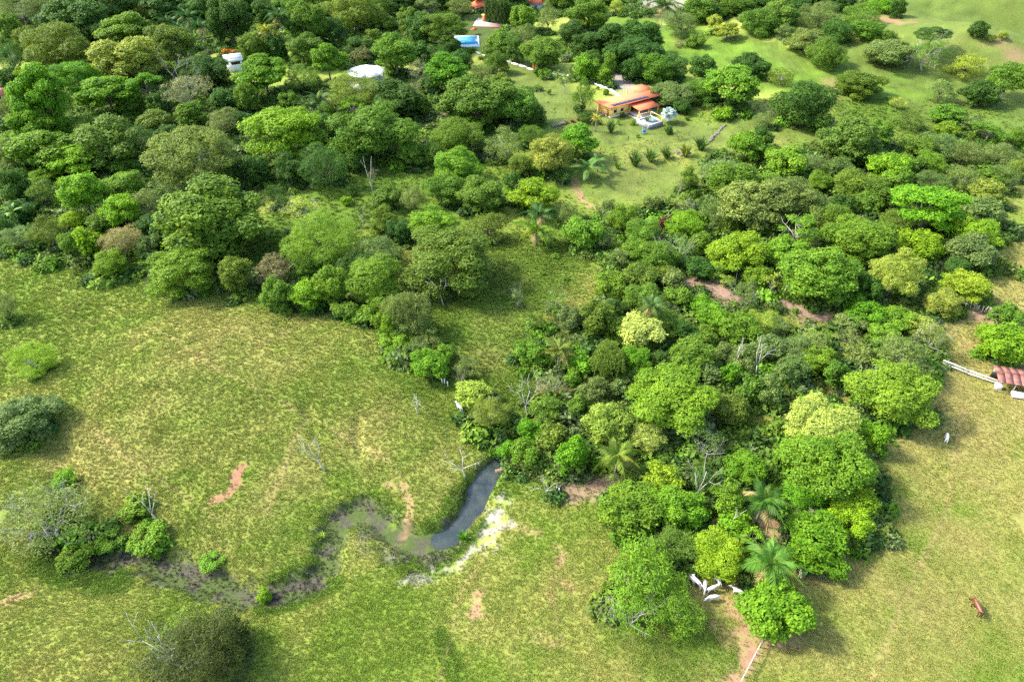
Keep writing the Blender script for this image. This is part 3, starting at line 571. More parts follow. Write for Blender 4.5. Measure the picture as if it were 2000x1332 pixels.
mr = N.new('ShaderNodeMapRange'); mr.inputs[1].default_value = .3; mr.inputs[2].default_value = .7; mr.inputs[3].default_value = .74; mr.inputs[4].default_value = 1.2
L.new(n1.outputs[0], mr.inputs[0])
vm = N.new('ShaderNodeVectorMath'); vm.operation = 'SCALE'; L.new(at.outputs['Color'], vm.inputs[0]); L.new(mr.outputs[0], vm.inputs['Scale']); L.new(vm.outputs[0], p.inputs['Base Color'])
bp = N.new('ShaderNodeBump'); bp.inputs['Strength'].default_value = .5; bp.inputs['Distance'].default_value = .18
L.new(n1.outputs[0], bp.inputs['Height']); L.new(bp.outputs[0], p.inputs['Normal'])
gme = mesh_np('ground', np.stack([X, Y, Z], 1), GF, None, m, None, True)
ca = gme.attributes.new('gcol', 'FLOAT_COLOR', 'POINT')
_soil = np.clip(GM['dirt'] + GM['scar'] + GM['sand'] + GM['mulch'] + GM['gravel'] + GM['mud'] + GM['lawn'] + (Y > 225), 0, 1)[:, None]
GC = GC * (.74 + .26 * _soil)          # darker thatch between the tufts, with their self-shadow put into the colour
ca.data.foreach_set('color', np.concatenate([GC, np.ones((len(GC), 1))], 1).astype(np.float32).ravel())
ground = obj('ground', gme); tag(ground, 'rolling pasture ground running from the creek to the far hills', None, None, 'structure')

# water in the creek
WL = -1.88
m, nt, N, L = new_mat('creek_water')
out = N.new('ShaderNodeOutputMaterial'); p = N.new('ShaderNodeBsdfPrincipled'); L.new(p.outputs[0], out.inputs[0])
p.inputs['Roughness'].default_value = .1; p.inputs['Specular IOR Level'].default_value = .5
nz = N.new('ShaderNodeTexNoise'); nz.inputs['Scale'].default_value = 2.2; nz.inputs['Detail'].default_value = 3
tc = N.new('ShaderNodeTexCoord'); L.new(tc.outputs['Object'], nz.inputs['Vector'])
b = N.new('ShaderNodeBump'); b.inputs['Strength'].default_value = .3; b.inputs['Distance'].default_value = .12;
cr = N.new('ShaderNodeValToRGB'); cr.color_ramp.elements[0].position = .4; cr.color_ramp.elements[0].color = (.02, .03, .028, 1); cr.color_ramp.elements[1].position = .68; cr.color_ramp.elements[1].color = (.04, .05, .04, 1)
n2_ = N.new('ShaderNodeTexNoise'); n2_.inputs['Scale'].default_value = .55; n2_.inputs['Detail'].default_value = 5; L.new(tc.outputs['Object'], n2_.inputs['Vector']); L.new(n2_.outputs[0], cr.inputs[0]); L.new(cr.outputs[0], p.inputs['Base Color']); L.new(nz.outputs[0], b.inputs['Height']); L.new(b.outputs[0], p.inputs['Normal'])
CW = m
cp = np.array(CREEK); V = []; nC = len(cp)
for i in range(nC):
    d = cp[min(i + 1, nC - 1)] - cp[max(i - 1, 0)]; d /= np.linalg.norm(d); q = np.array([-d[1], d[0]])
    V += [(*(cp[i] - q * 2.3), WL), (*(cp[i] + q * 2.3), WL)]
F = [(2 * i, 2 * i + 1, 2 * i + 3, 2 * i + 2) for i in range(nC - 1)]
w = obj('creek_water', mesh_np('creek_water', V, F, None, CW)); tag(w, 'grey-blue water lying in the winding creek bed', None, None, 'structure')

# ------------------------------------------------------------------ grass tufts and undergrowth (stuff): points with instances
def gn_scatter(name, pts, rot, scl, idx, gcol, protos):
    me = bpy.data.meshes.new(name); n = len(pts)
    me.vertices.add(n); me.vertices.foreach_set('co', np.asarray(pts, np.float32).ravel())
    a = me.attributes.new('rot', 'FLOAT_VECTOR', 'POINT'); a.data.foreach_set('vector', np.asarray(rot, np.float32).ravel())
    a = me.attributes.new('scl', 'FLOAT', 'POINT'); a.data.foreach_set('value', np.asarray(scl, np.float32))
    a = me.attributes.new('idx', 'INT', 'POINT'); a.data.foreach_set('value', np.asarray(idx, np.int32))
    a = me.attributes.new('gcol', 'FLOAT_COLOR', 'POINT'); a.data.foreach_set('color', np.concatenate([gcol, np.ones((n, 1))], 1).astype(np.float32).ravel())
    o = obj(name, me)
    ng = bpy.data.node_groups.new(name, 'GeometryNodeTree')
    ng.interface.new_socket('Geometry', in_out='INPUT', socket_type='NodeSocketGeometry')
    ng.interface.new_socket('Geometry', in_out='OUTPUT', socket_type='NodeSocketGeometry')
    N, L = ng.nodes, ng.links
    gi = N.new('NodeGroupInput'); go = N.new('NodeGroupOutput'); ip = N.new('GeometryNodeInstanceOnPoints')
    jn = N.new('GeometryNodeJoinGeometry')
    for pr in reversed(protos):
        oi = N.new('GeometryNodeObjectInfo'); oi.inputs['Object'].default_value = pr; oi.inputs['As Instance'].default_value = True
        L.new(oi.outputs['Geometry'], jn.inputs[0])
    def na(nm, t):
        q = N.new('GeometryNodeInputNamedAttribute'); q.data_type = t; q.inputs['Name'].default_value = nm; return q.outputs['Attribute']
    L.new(gi.outputs[0], ip.inputs['Points']); L.new(jn.outputs[0], ip.inputs['Instance']); ip.inputs['Pick Instance'].default_value = True
    L.new(na('idx', 'INT'), ip.inputs['Instance Index']); L.new(na('rot', 'FLOAT_VECTOR'), ip.inputs['Rotation']); L.new(na('scl', 'FLOAT'), ip.inputs['Scale'])
    L.new(ip.outputs[0], go.inputs[0])
    md = o.modifiers.new('scatter', 'NODES'); md.node_group = ng
    return o
def inst_mat(name, transl, vlo=.7, vhi=1.35):
    m, nt, N, L = new_mat(name)
    out = N.new('ShaderNodeOutputMaterial'); p = N.new('ShaderNodeBsdfPrincipled'); t = N.new('ShaderNodeBsdfTranslucent'); mix = N.new('ShaderNodeMixShader'); mix.inputs[0].default_value = transl
    at = N.new('ShaderNodeAttribute'); at.attribute_type = 'INSTANCER'; at.attribute_name = 'gcol'
    lv = N.new('ShaderNodeAttribute'); lv.attribute_name = 'lv'
    mr = N.new('ShaderNodeMapRange'); mr.inputs[3].default_value = vlo; mr.inputs[4].default_value = vhi; L.new(lv.outputs['Fac'], mr.inputs[0])
    vm = N.new('ShaderNodeVectorMath'); vm.operation = 'SCALE'; L.new(at.outputs['Color'], vm.inputs[0]); L.new(mr.outputs[0], vm.inputs['Scale'])
    L.new(vm.outputs[0], p.inputs['Base Color']); L.new(vm.outputs[0], t.inputs['Color'])
    p.inputs['Roughness'].default_value = .7; p.inputs['Specular IOR Level'].default_value = .15
    L.new(p.outputs[0], mix.inputs[1]); L.new(t.outputs[0], mix.inputs[2]); L.new(mix.outputs[0], out.inputs[0])
    return m
GRASS_MAT = inst_mat('grass_blades', .25, .8, 1.2); UNDER_MAT = inst_mat('undergrowth_leaf', .3, .55, 1.45)
def tuft_mesh(seed, nb=16):
    r = np.random.default_rng(seed); V, F, lv = [], [], []
    for i in range(nb):
        a = r.random() * 6.28; q = r.random() ** .5 * .30; b = np.array([q * math.cos(a), q * math.sin(a), -.04])
        a2 = a + r.normal(0, .9); ln = r.uniform(.22, .5); lean = r.uniform(.15, .45)
        tip = b + np.array([math.cos(a2) * lean, math.sin(a2) * lean, ln])
        s = np.array([-math.sin(a2), math.cos(a2), 0]) * r.uniform(.035, .075)
        mid = b * .5 + tip * .5 + [0, 0, .07]
        k = len(V); V += [b - s, b + s, mid + s * .8, mid - s * .8, tip]; F.append((k, k + 1, k + 2, k + 3)); F.append((k + 3, k + 2, k + 4))
        lv += [r.random()] * 5
    return mesh_np('grass_tuft', V, [f for f in F if len(f) == 4], [f for f in F if len(f) == 3], GRASS_MAT, lv)
tufts = [bpy.data.objects.new('grass_tuft_shape', tuft_mesh(50 + i)) for i in range(4)]
bands = [(32, 62, 75, 24, .50), (62, 92, 100, 15, .60), (92, 140, 125, 7, .82), (140, 225, 190, 1.2, 1.0)]
PX, PY, PS = [], [], []
for y0, y1, hw, dens, sc in bands:
    n = int((y1 - y0) * 2 * hw * dens)
    x = rng.uniform(-hw, hw, n); y = rng.uniform(y0, y1, n)
    keep = np.abs(x) < .77 * (y * CP + CAM_H * SP) + 4
    PX.append(x[keep]); PY.append(y[keep]); PS.append(np.full(keep.sum(), sc))
px_, py_, ps_ = map(np.concatenate, (PX, PY, PS))
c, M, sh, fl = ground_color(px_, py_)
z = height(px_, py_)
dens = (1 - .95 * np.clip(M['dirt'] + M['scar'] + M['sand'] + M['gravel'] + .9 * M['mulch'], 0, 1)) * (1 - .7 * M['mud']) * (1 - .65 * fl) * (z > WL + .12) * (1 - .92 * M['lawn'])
keep = rng.random(len(px_)) < dens
HOUSE_C = np.array([44., 218.])
keep &= np.hypot(px_ - HOUSE_C[0], py_ - HOUSE_C[1]) > 17
px_, py_, ps_, c, z, Ml, Mlw, Mdry = px_[keep], py_[keep], ps_[keep], c[keep], z[keep], M['lush'][keep], M['lawn'][keep], M['dry'][keep]
n = len(px_)
tall = fbm(px_ / 4, py_ / 4, 62, 3)
scl = ps_ * .86 * rng.uniform(.55, 1.15, n) * (.75 + .5 * tall) * (1 + .35 * Ml) * (1 - .45 * Mlw) * (1 - .25 * Mdry)
rot = np.stack([rng.normal(0, .15, n), rng.normal(0, .15, n), rng.random(n) * 6.28], 1)
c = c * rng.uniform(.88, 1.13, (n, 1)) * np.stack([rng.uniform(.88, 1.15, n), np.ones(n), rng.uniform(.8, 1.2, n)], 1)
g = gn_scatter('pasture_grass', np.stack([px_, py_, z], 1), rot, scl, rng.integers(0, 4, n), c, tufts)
tag(g, 'long tufted pasture grass, green mixed with straw', 'grass', None, 'stuff')
print('tufts', n)
# low leafy undergrowth between the trees
def clump_mesh(seed):
    r = np.random.default_rng(seed)
    d = fib(26, r, -.1); C = d * np.array([.8, .8, .75]) * r.uniform(.45, 1, (26, 1))
    V, lv = leaves_from(C, d, r.random(26), 8, .17, .17, r)
    return mesh_np('undergrowth_clump', V, np.arange(len(V)).reshape(-1, 4), None, UNDER_MAT, lv)
clumps = [bpy.data.objects.new('undergrowth_shape', clump_mesh(80 + i)) for i in range(4)]
n = 95000
x = rng.uniform(-260, 260, n); y = rng.uniform(45, 370, n)
k = np.abs(x) < .78 * (y * CP + CAM_H * SP) + 6; x, y = x[k], y[k]
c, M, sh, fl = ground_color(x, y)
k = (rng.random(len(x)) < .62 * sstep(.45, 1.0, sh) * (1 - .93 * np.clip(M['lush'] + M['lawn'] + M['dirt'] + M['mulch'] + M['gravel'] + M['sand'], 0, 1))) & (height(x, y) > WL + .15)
k &= np.hypot(x - HOUSE_C[0], y - HOUSE_C[1]) > 18
k &= ~((x > 62) & (y > 222) & (rng.random(len(x)) < .93))
for sx_, sy_, sr_ in ((-18, 293, 15), (-12, 318, 12), (-51.6, 247, 8), (-102, 262, 5)): k &= np.hypot(x - sx_, y - sy_) > sr_
x, y = x[k], y[k]; n = len(x)
pal = np.array([COLS[q] for q in 'gdhegosd'])
uc = pal[rng.integers(0, len(pal), n)] * rng.uniform(.75, 1.2, (n, 1))
g = gn_scatter('undergrowth', np.stack([x, y, height(x, y) + .1], 1), np.stack([rng.normal(0, .1, n), rng.normal(0, .1, n), rng.random(n) * 6.28], 1), rng.uniform(.8, 2.3, n) + 1.2 * (rng.random(n) < .15), rng.integers(0, 4, n), uc, clumps)
tag(g, 'low leafy undergrowth covering the forest floor between trunks', 'undergrowth', None, 'stuff')
print('undergrowth', n)

# ------------------------------------------------------------------ palms, bananas, leafy clumps
def frond_mesh(seed, style='palm'):
    """unit length along +X, rising then drooping"""
    r = np.random.default_rng(seed); k = 26 if style == 'palm' else 10
    t = np.linspace(0, 1, k)
    cx = t * .96; cz = .42 * t - .72 * t ** 2.2
    V, F, lv = [], [], []
    if style == 'palm':
        for i in range(2, k):
            for s in (-1, 1):
                ln = .26 * math.sin(min(1, t[i] * 1.25 + .12) * math.pi) ** .6 * (1 - .35 * t[i]) + .03
                b = np.array([cx[i], 0, cz[i]]); tip = b + np.array([.14 + .05 * r.random(), s * ln, -.10 - .10 * r.random()])
                mid = b * .5 + tip * .5 + [0, 0, .02]; w = np.array([.026, 0, 0])
                n = len(V); V += [b - w * .5, b + w * .5, mid + w, mid - w, tip]; F.append((n, n + 1, n + 2, n + 3)); F.append((n + 3, n + 2, n + 4)); lv += [.3 + .5 * r.random()] * 5
        for i in range(k - 1):
            w = .014 * (1 - t[i]); n = len(V)
            V += [(cx[i], -w, cz[i] + .006), (cx[i], w, cz[i] + .006), (cx[i + 1], w * .9, cz[i + 1] + .006), (cx[i + 1], -w * .9, cz[i + 1] + .006)]; F.append((n, n + 1, n + 2, n + 3)); lv += [.95] * 4
    else:
        wd = .17 if style == 'banana' else .34
        for i in range(k - 1):
            for s in (-1, 1):
                n = len(V)
                def w(q): return wd * (max(0, math.sin(math.pi * min(1, (q - .15) / .87))) ** .6 if q > .15 else .0) + .008
                V += [(cx[i], 0, cz[i]), (cx[i + 1], 0, cz[i + 1]), (cx[i + 1], s * w(t[i + 1]), cz[i + 1] - .3 * w(t[i + 1]) - .02 * r.random()), (cx[i], s * w(t[i]), cz[i] - .3 * w(t[i]))]
                F.append((n, n + 1, n + 2, n + 3)); lv += [.35 + .3 * r.random()] * 4
    return mesh_np('frond_' + style, V, [f for f in F if len(f) == 4], [f for f in F if len(f) == 3], LEAF, lv)
FR = {s: [frond_mesh(200 + i + 10 * j, s) for i in range(2)] for j, s in enumerate(('palm', 'banana', 'fan'))}
m = MB(); m.tube([(0, 0, -.03), (.015, 0, .05), (.02, .01, .5), (.0, .0, 1.0)], [1.6, 1.1, .9, .85], 8); PALM_TRUNK = m.mesh('palm_trunk', BARK, True)
def palm(px, py, rpx, th, colr, label, style='palm', n=15, tilt=0.0, name='palm_tree', group='palms scattered through the woods'):
    r = random.Random(int(px * 13 + py))
    x, y, z, t = ground_hit(px, py, th); R_ = rpx * t / FPX
    g = H1(x, y); root = empty(name, (x, y, g), r.random() * 6.28)
    o = obj('trunk', PALM_TRUNK, root, (0, 0, 0), (0, 0, 0), (.17, .17, th), (.24, .2, .16))
    for i in range(n):
        u = i / n
        el = R(62) - u * R(88) + r.uniform(-.12, .12) + tilt
        c = np.array(colr) * r.uniform(.8, 1.2) * ((1.02, 1.05, .6) if style != 'fan' else 1)
        if style == 'palm' and r.random() < .15: c = c * (1.3, 1.05, .9)
        if style == 'palm' and u > .86: c = np.array((.30, .24, .09))
        s = R_ * r.uniform(.92, 1.15) * (.8 if u < .2 else 1)
        obj('frond', FR[style][r.randrange(2)], root, (0, 0, th * .99), (0, -el, i * 2.399 + r.uniform(-.2, .2)), (s, s, s), c)
    TREE_POS.append((x, y, R_))
    tag(root, label, 'palm' if style != 'banana' else 'banana plant', group)
    return root
palm(1505, 1098, 66, 5.5, (.10, .21, .045), 'star-shaped green palm above the round vivid-green tree')
palm(1047, 448, 38, 4.5, (.15, .26, .05), 'light green palm standing at the head of the grassy valley clearing')
palm(1054, 418, 34, 7.5, (.06, .13, .05), 'dark green palm right behind the light green clearing palm')
palm(1207, 888, 48, 5, (.13, .19, .04), 'palm with drooping fronds beside the bare creekside soil', tilt=-.15)
palm(1492, 976, 52, 6, (.06, .14, .03), 'dark palm half hidden between the right-hand domed trees')
palm(1092, 684, 38, 4.5, (.13, .17, .05), 'dry-tipped palm below the wooded valley clearing')
palm(1274, 596, 34, 6.5, (.09, .16, .07), 'grey-green palm in the wooded valley middle')
palm(622, 195, 30, 9, (.08, .14, .06), 'grey-green palm behind the lime lobed tree, right one of two')
palm(600, 207, 26, 8, (.08, .14, .06), 'grey-green palm behind the lime lobed tree, left one of two')
palm(545, 34, 34, 12, (.05, .11, .045), 'tall dark palm near the top edge, right of the arched white roof')
palm(520, 60, 24, 10, (.22, .25, .05), 'yellowish palm right of the arched white roof')
palm(366, 34, 32, 12, (.04, .10, .04), 'dark palm in the shaded grove, topmost of the four')
palm(350, 60, 28, 11, (.045, .10, .04), 'dark palm in the shaded grove, lowest of the four')
palm(388, 54, 28, 11, (.04, .10, .035), 'dark palm in the shaded grove, rightmost of the four')
palm(328, 44, 28, 11, (.04, .09, .04), 'dark palm in the shaded grove, leftmost of the four')
palm(1296, 14, 32, 12, (.07, .13, .05), 'tall palm at the top edge beside the far gravel road')
palm(1165, 231, 15, 4.2, (.30, .29, .06), 'small yellow palm beside the end wall of the yellow house', n=12)
palm(1306, 222, 16, 3.0, (.30, .38, .36), 'silvery blue fan palm beside the grey terrace', 'fan', 26, .1, 'fan_palm', 'garden plants')
palm(1150, 330, 34, 3.4, (.10, .19, .06), 'banana plant with big leaves below the left side of the lawn', 'banana', 11, .15, 'banana_plant', 'banana plants')
palm(1168, 318, 22, 2.8, (.09, .17, .05), 'smaller banana plant right behind the big-leaved banana', 'banana', 8, .2, 'banana_plant', 'banana plants')
palm(25, 416, 22, 4.2, (.14, .25, .06), 'banana plant at the left photo edge above the pasture', 'banana', 8, .2, 'banana_plant', 'banana plants')
def blade_clump(seed):
    r = np.random.default_rng(seed); V, F, lv = [], [], []
    for i in range(46):
        a = i * 2.4 + r.random(); el = r.uniform(.65, 1.5); ln = r.uniform(.75, 1.15); w = r.uniform(.07, .11)
        d = np.array([math.cos(a) * math.cos(el), math.sin(a) * math.cos(el), math.sin(el)]); s = np.array([-math.sin(a), math.cos(a), 0])
        b = np.array([math.cos(a), math.sin(a), 0]) * r.uniform(0, .22)
        p1 = b + d * ln * .55; p2 = b + d * ln + np.array([math.cos(a) * .16, math.sin(a) * .16, -.16 * math.cos(el)])
        n = len(V); V += [b - s * .02, b + s * .02, p1 + s * w, p1 - s * w, p2]; F.append((n, n + 1, n + 2, n + 3)); F.append((n + 3, n + 2, n + 4)); q = r.random(); lv += [q] * 5
    return mesh_np('leafy_clump', V, [f for f in F if len(f) == 4], [f for f in F if len(f) == 3], LEAF, lv)
BLC = [blade_clump(300 + i) for i in range(3)]
def leafy(px, py, w, h, c, label):
    x, y, z, t = ground_hit(px, py + h * .42); s = w * t / FPX * .62
    o = obj('leafy_clump', BLC[int(px) % 3], None, (x, y, H1(x, y)), (0, 0, px), (s, s, h * t / FPX * .95), c)
    tag(o, label, 'plant', 'upright leafy clumps in the garden')
for a in [(1240, 310, 30, 36, (.075, .14, .03), 'upright leafy clump at the lower lawn, first of the row from left'), (1270, 303, 30, 32, (.085, .15, .03), 'upright leafy clump at the lower lawn, second of the row from left'),
          (1301, 299, 27, 28, (.075, .13, .03), 'upright leafy clump at the lower lawn, third of the row from left'), (1338, 293, 26, 33, (.15, .19, .03), 'yellow-tinged leafy clump at the lower lawn, fourth of the row from left'),
          (1368, 280, 32, 33, (.065, .13, .03), 'upright leafy clump at the lower lawn, rightmost of the row'), (1193, 247, 24, 30, (.08, .14, .04), 'upright leafy clump on the lawn below the yellow house'),
          (1206, 323, 16, 16, (.10, .2, .02), 'small bright leafy clump at the left end of the lower lawn'), (627, 1043, 18, 15, (.25, .36, .05), 'small light green plant growing on the dry creek bed'),
          (905, 1045, 24, 20, (.09, .22, .02), 'bright leafy clump on the creek bank below the pool')]: leafy(*a)

# ------------------------------------------------------------------ dead and white-trunked trees
def branchy(seed, forks, depth=3, twist=.5, thin=1.0):
    """bare tree of unit height: list of first forks (dx, dy, dz)"""
    r = np.random.default_rng(seed); m = MB()
    def grow(p, d, ln, rad, dep):
        q = p + d * ln * .5 + r.normal(0, .035, 3) * ln; e = p + d * ln
        m.tube([p, q, e], [rad, rad * .82, rad * .55], 6 if dep == depth else 4)
        if dep == 0: return
        for _ in range(2 if r.random() < .75 else 3):
            nd = d + r.normal(0, twist, 3) + [0, 0, .1]; nd /= np.linalg.norm(nd)
            grow(e - d * ln * r.uniform(0, .3), nd, ln * r.uniform(.5, .75), rad * .5, dep - 1)
    f = np.array([-.06, .0, .42])
    m.tube([(0, 0, -.05), (0, 0, .05), f * .55, f], [.055 * thin, .042 * thin, .036 * thin, .033 * thin], 7)
    for d in forks:
        d = np.array(d, float); ln = np.linalg.norm(d); grow(f - [0, 0, .02], d / ln, ln, .023 * thin, depth - 1)
    return m.mesh('dead_tree', BARK, True)
def dead(px, py, hm, seed, forks, label, colr=(.38, .36, .32), depth=3, rz=0, lean=(0, 0)):
    x, y, z, t = ground_hit(px, py)
    o = obj('dead_tree', branchy(seed, forks, depth, .5, min(.72, 3.2 / hm)), None, (x, y, H1(x, y)), (lean[0], lean[1], rz), (hm, hm, hm), colr)
    tag(o, label, 'dead tree', 'bare dead trees')
dead(634, 918, 6.2, 1, [(-.30, .05, .32), (-.12, .1, .42), (.18, 0, .40)], 'forked bare white dead tree standing alone in the left pasture', (.40, .385, .345), 3, 0, (0, -.12))
dead(908, 930, 4.6, 5, [(-.45, .1, .28), (.42, 0, .25), (.02, .15, .42), (-.2, -.2, .3)], 'bare white dead tree on the bank above the creek pool', (.40, .385, .345), 3)
dead(816, 808, 3.6, 9, [(.1, .1, .4), (-.1, .05, .45), (.2, 0, .35)], 'thin grey leafless sapling in the left pasture above the creek', (.42, .42, .35), 3)
dead(1030, 812, 6.0, 12, [(-.25, .1, .45), (-.1, 0, .5), (.12, .1, .5), (.25, 0, .4)], 'bare grey many-stemmed tree at the edge of the left pasture', (.34, .33, .29), 3)
dead(1437, 725, 6.4, 15, [(-.02, 0, .55), (.1, .1, .3)], 'straight white bare stem among the valley trees', (.40, .385, .345), 2)
dead(1476, 736, 6.5, 16, [(-.1, .05, .5), (.18, 0, .48), (.05, .1, .5)], 'white forked leafless tree right of the straight white stem', (.40, .385, .345), 3)
dead(866, 598, 6.8, 17, [(-.22, 0, .5), (.02, .1, .5), (.2, 0, .45)], 'white V-shaped forked trunk below the big olive dome', (.40, .385, .345), 2)
dead(1068, 968, 3.0, 19, [(-.5, 0, .25), (.3, .1, .3), (-.1, .2, .4), (.5, 0, .1)], 'grey dry brush beside the bare creekside soil', (.48, .44, .38), 4)
dead(1362, 985, 7.5, 21, [(-.12, .1, .5), (.2, 0, .42), (.1, .1, .5)], 'tall pale trunk rising among the right-hand grove', (.33, .31, .27), 3)
dead(730, 380, 9.0, 23, [(.1, 0, .5), (-.1, .1, .45)], 'thin pale trunk standing in the shaded green glade', (.36, .33, .29), 2)
dead(1530, 575, 9.0, 25, [(.3, 0, .45), (.35, .1, .35)], 'slender leaning grey stem left of the pinkish bare patch', (.33, .31, .27), 2, 0, (0, .25))
dead(1422, 1042, 4.5, 27, [(.25, .1, .5), (.1, 0, .5)], 'short white forked stem at the dark gap in the right-hand grove', (.38, .35, .31), 2)
dead(310, 1020, 5.0, 29, [(.2, .1, .5), (-.2, .1, .5), (0, .2, .5)], 'thin bare trunk among shrubs below the red earth scar', (.4, .37, .3), 3)
dead(356, 1304, 7.0, 31, [(-.4, .1, .35), (-.1, .1, .5), (.2, -.1, .4)], 'contorted white branches of the dark tree at the lower left', (.42, .40, .36), 3)
dead(1815, 130, 8.0, 33, [(-.35, .1, .4), (.35, 0, .4), (.15, .1, .45), (-.1, 0, .5), (.45, .1, .2)], 'white leafless branching tree on the far hill meadow', (.36, .34, .30), 3)
dead(372, 205, 13.0, 35, [(-.3, .1, .45), (-.05, 0, .55), (.2, .1, .5), (.4, 0, .3)], 'pale leafless crown rising from the dark forest at upper left', (.34, .31, .26), 3)
# fallen log across the creek head
m = MB(); x, y, z, t = ground_hit(992, 918); g = H1(x, y)
m.tube([(-2.0, -.5, .3), (-.6, -.15, .34), (.8, .2, .38), (2.0, .5, .46)], [.32, .35, .33, .26], 9); m.tube([(.7, .2, .45), (1.2, -.3, .8)], [.13, .05], 5)
o = m.build('fallen_log', BARK, None, (.16, .105, .08), True, (x, y, g)); tag(o, 'dark fallen log lying at the head of the creek pool', 'log')

# ------------------------------------------------------------------ the yellow house
ROOF = plain('red_roof', (.70, .185, .085), .8, .06, .8, .1, .08); YEL = plain('yellow_wall', (.86, .56, .15), .8, .08, 1.2); WHT = plain('white_paint', (.80, .79, .75), .6, .06, 1.0)
DARK = plain('dark_opening', (.022, .018, .016), .5, .2, 2.0); WOOD = plain('brown_wood', (.22, .09, .04), .6, .25, 4.0); CONC = plain('grey_concrete', (.22, .23, .24), .85, .15, 1.3, .2)
SOLAR = plain('solar_glass', (.016, .024, .055), .4, .15, 3.0, 0, .2); PALE = plain('pale_paving', (.50, .47, .42), .85, .15, 1.5, .1)
TILE = plain('orange_tile', (.52, .20, .10), .75, .25, 2.5, .3); RUST = plain('rusty_sheet', (.21, .085, .065), .65, .45, 1.6, .2); ROCK = plain('rock', (.13, .115, .10), .9, .3, 2.0, .5)
hx, hy, hz, _ = ground_hit(1191, 232)
HANG = R(32); hz = H1(hx + 4, hy + 4)
house = empty('house', (hx, hy, hz), HANG)
tag(house, 'yellow house with long red roof and a row of solar panels', 'house')
m = MB(); m.box((4.3, 3.5, 1.55), (8.0, 6.4, 3.3)); m.tube([(8.3, 1.1, -.1), (8.3, 1.1, 3.2)], [.8, .8], 14); wall = m.build('wall', YEL, house)
m = MB(); m.box((15.2, 4.9, 1.5), (14.2, 3.6, 3.2)); m.build('wall', YEL, house)
m = MB(); m.box((4.3, 3.5, .05), (8.12, 6.52, .5)); m.build('plinth', WHT, house)
m = MB(); m.box((-.35, 5.6, 1.1), (.7, .5, 2.4)); m.build('buttress', YEL, house)
def roofslab(u0, u1, v0, v1, za, zb, th=.16):
    P = [(u0, v0, za - th), (u1, v0, za - th), (u1, v1, zb - th), (u0, v1, zb - th), (u0, v0, za), (u1, v0, za), (u1, v1, zb), (u0, v1, zb)]
    return MB().hexa(P)
RZ = lambda v: 3.75 - (v + .8) * .065
roof = roofslab(-.9, 22.6, -.8, 7.4, RZ(-.8), RZ(7.4)).build('roof', ROOF, house)
for i in range(14):
    u = 1.0 + i * 1.04; P = []
    for dz in (.05, .10): P += [(u, -.2, RZ(-.2) + dz), (u + .94, -.2, RZ(-.2) + dz), (u + .94, 1.5, RZ(1.5) + dz), (u, 1.5, RZ(1.5) + dz)]
    MB().hexa(P).build('solar_panel', SOLAR, roof)
    m = MB(); m.box((u + .99, .65, RZ(.65) + .075), (.035, 1.72, .04)); m.build('panel_frame', CONC, roof)
roofslab(15.8, 22.4, 5.6, 11.8, 3.45, 3.1).build('garage_roof', ROOF, house)
for u, v in ((16.1, 11.5), (22.1, 11.5), (16.1, 8.2)):
    m = MB(); m.box((u, v, 1.5), (.28, .28, 3.1)); m.build('garage_post', YEL, house)
m = MB(); m.box((19.2, 7.0, 1.4), (6.0, .2, 2.8)); m.build('garage_interior_shade', DARK, house)  # near-black sheet: shade inside the garage put into its colour
roofslab(7.7, 16.2, -4.8, 1.6, 2.45, 3.05).build('porch_roof', ROOF, house)
for u in (8.1, 12.0, 15.8):
    m = MB(); m.box((u, -4.4, 1.15), (.22, .22, 2.4)); m.build('porch_post', YEL, house)
m = MB(); m.box((12.5, 3.02, 1.3), (7.6, .06, 2.6)); m.build('porch_interior_shade', DARK, house)  # thin sheet over solid wall, near-black to stand in for the shaded recess
m = MB(); m.box((12.0, -1.6, .06), (8.0, 6.2, .18)); m.build('porch_floor', PALE, house)
m = MB(); m.box((.27, 1.5, 1.15), (.1, 1.0, 2.1)); d = m.build('door', WOOD, house); m = MB(); m.box((.20, 1.15, 1.1), (.06, .08, .12)); m.build('handle', CONC, d)
for u in (2.2, 4.9):
    m = MB(); m.box((u, .27, 1.75), (1.1, .1, 1.0)); w_ = m.build('window', DARK, house); m = MB(); m.box((u, .22, 1.2), (1.3, .16, .1)); m.build('sill', WHT, w_)
    m = MB(); m.box((u, .20, 1.75), (.06, .05, 1.0)); m.build('mullion', WOOD, w_)
def loc2w(u, v, z=0):
    c, s = math.cos(HANG), math.sin(HANG)
    return (hx + u * c - v * s, hy + u * s + v * c, hz + z)
t_ = empty('terrace', loc2w(7.4, -10.2), HANG); tag(t_, 'walled grey terrace with white rim and pale pergola poles in front of the house', 'terrace')
m = MB(); m.box((0, 0, .55), (5.0, 5.0, .9)); m.build('floor', CONC, t_)
for c_, d_ in (((0, -2.7, .55), (5.8, .3, 1.5)), ((0, 2.7, .55), (5.8, .3, 1.3)), ((-2.75, 0, .55), (.3, 5.1, 1.5)), ((2.75, 0, .55), (.3, 5.1, 1.5))):
    m = MB(); m.box(c_, d_); w_ = m.build('wall', CONC, t_)
    m = MB(); m.box((c_[0], c_[1], c_[2] + d_[2] / 2 + .05), (d_[0] + .12, d_[1] + .12, .1)); m.build('coping', PALE, w_)
for a, b in (((-2.6, 2.6), (2.6, 2.6)), ((2.6, 2.6), (2.6, -2.6))):
    m = MB(); m.tube([(a[0], a[1], 2.7), (b[0], b[1], 2.7)], [.08, .08], 6); m.build('pergola_beam', YEL, t_)
for u, v in ((-2.6, 2.6), (2.6, 2.6), (2.6, -2.6)):
    m = MB(); m.tube([(u, v, .6), (u, v, 2.7)], [.09, .09], 6); m.build('pergola_post', YEL, t_)
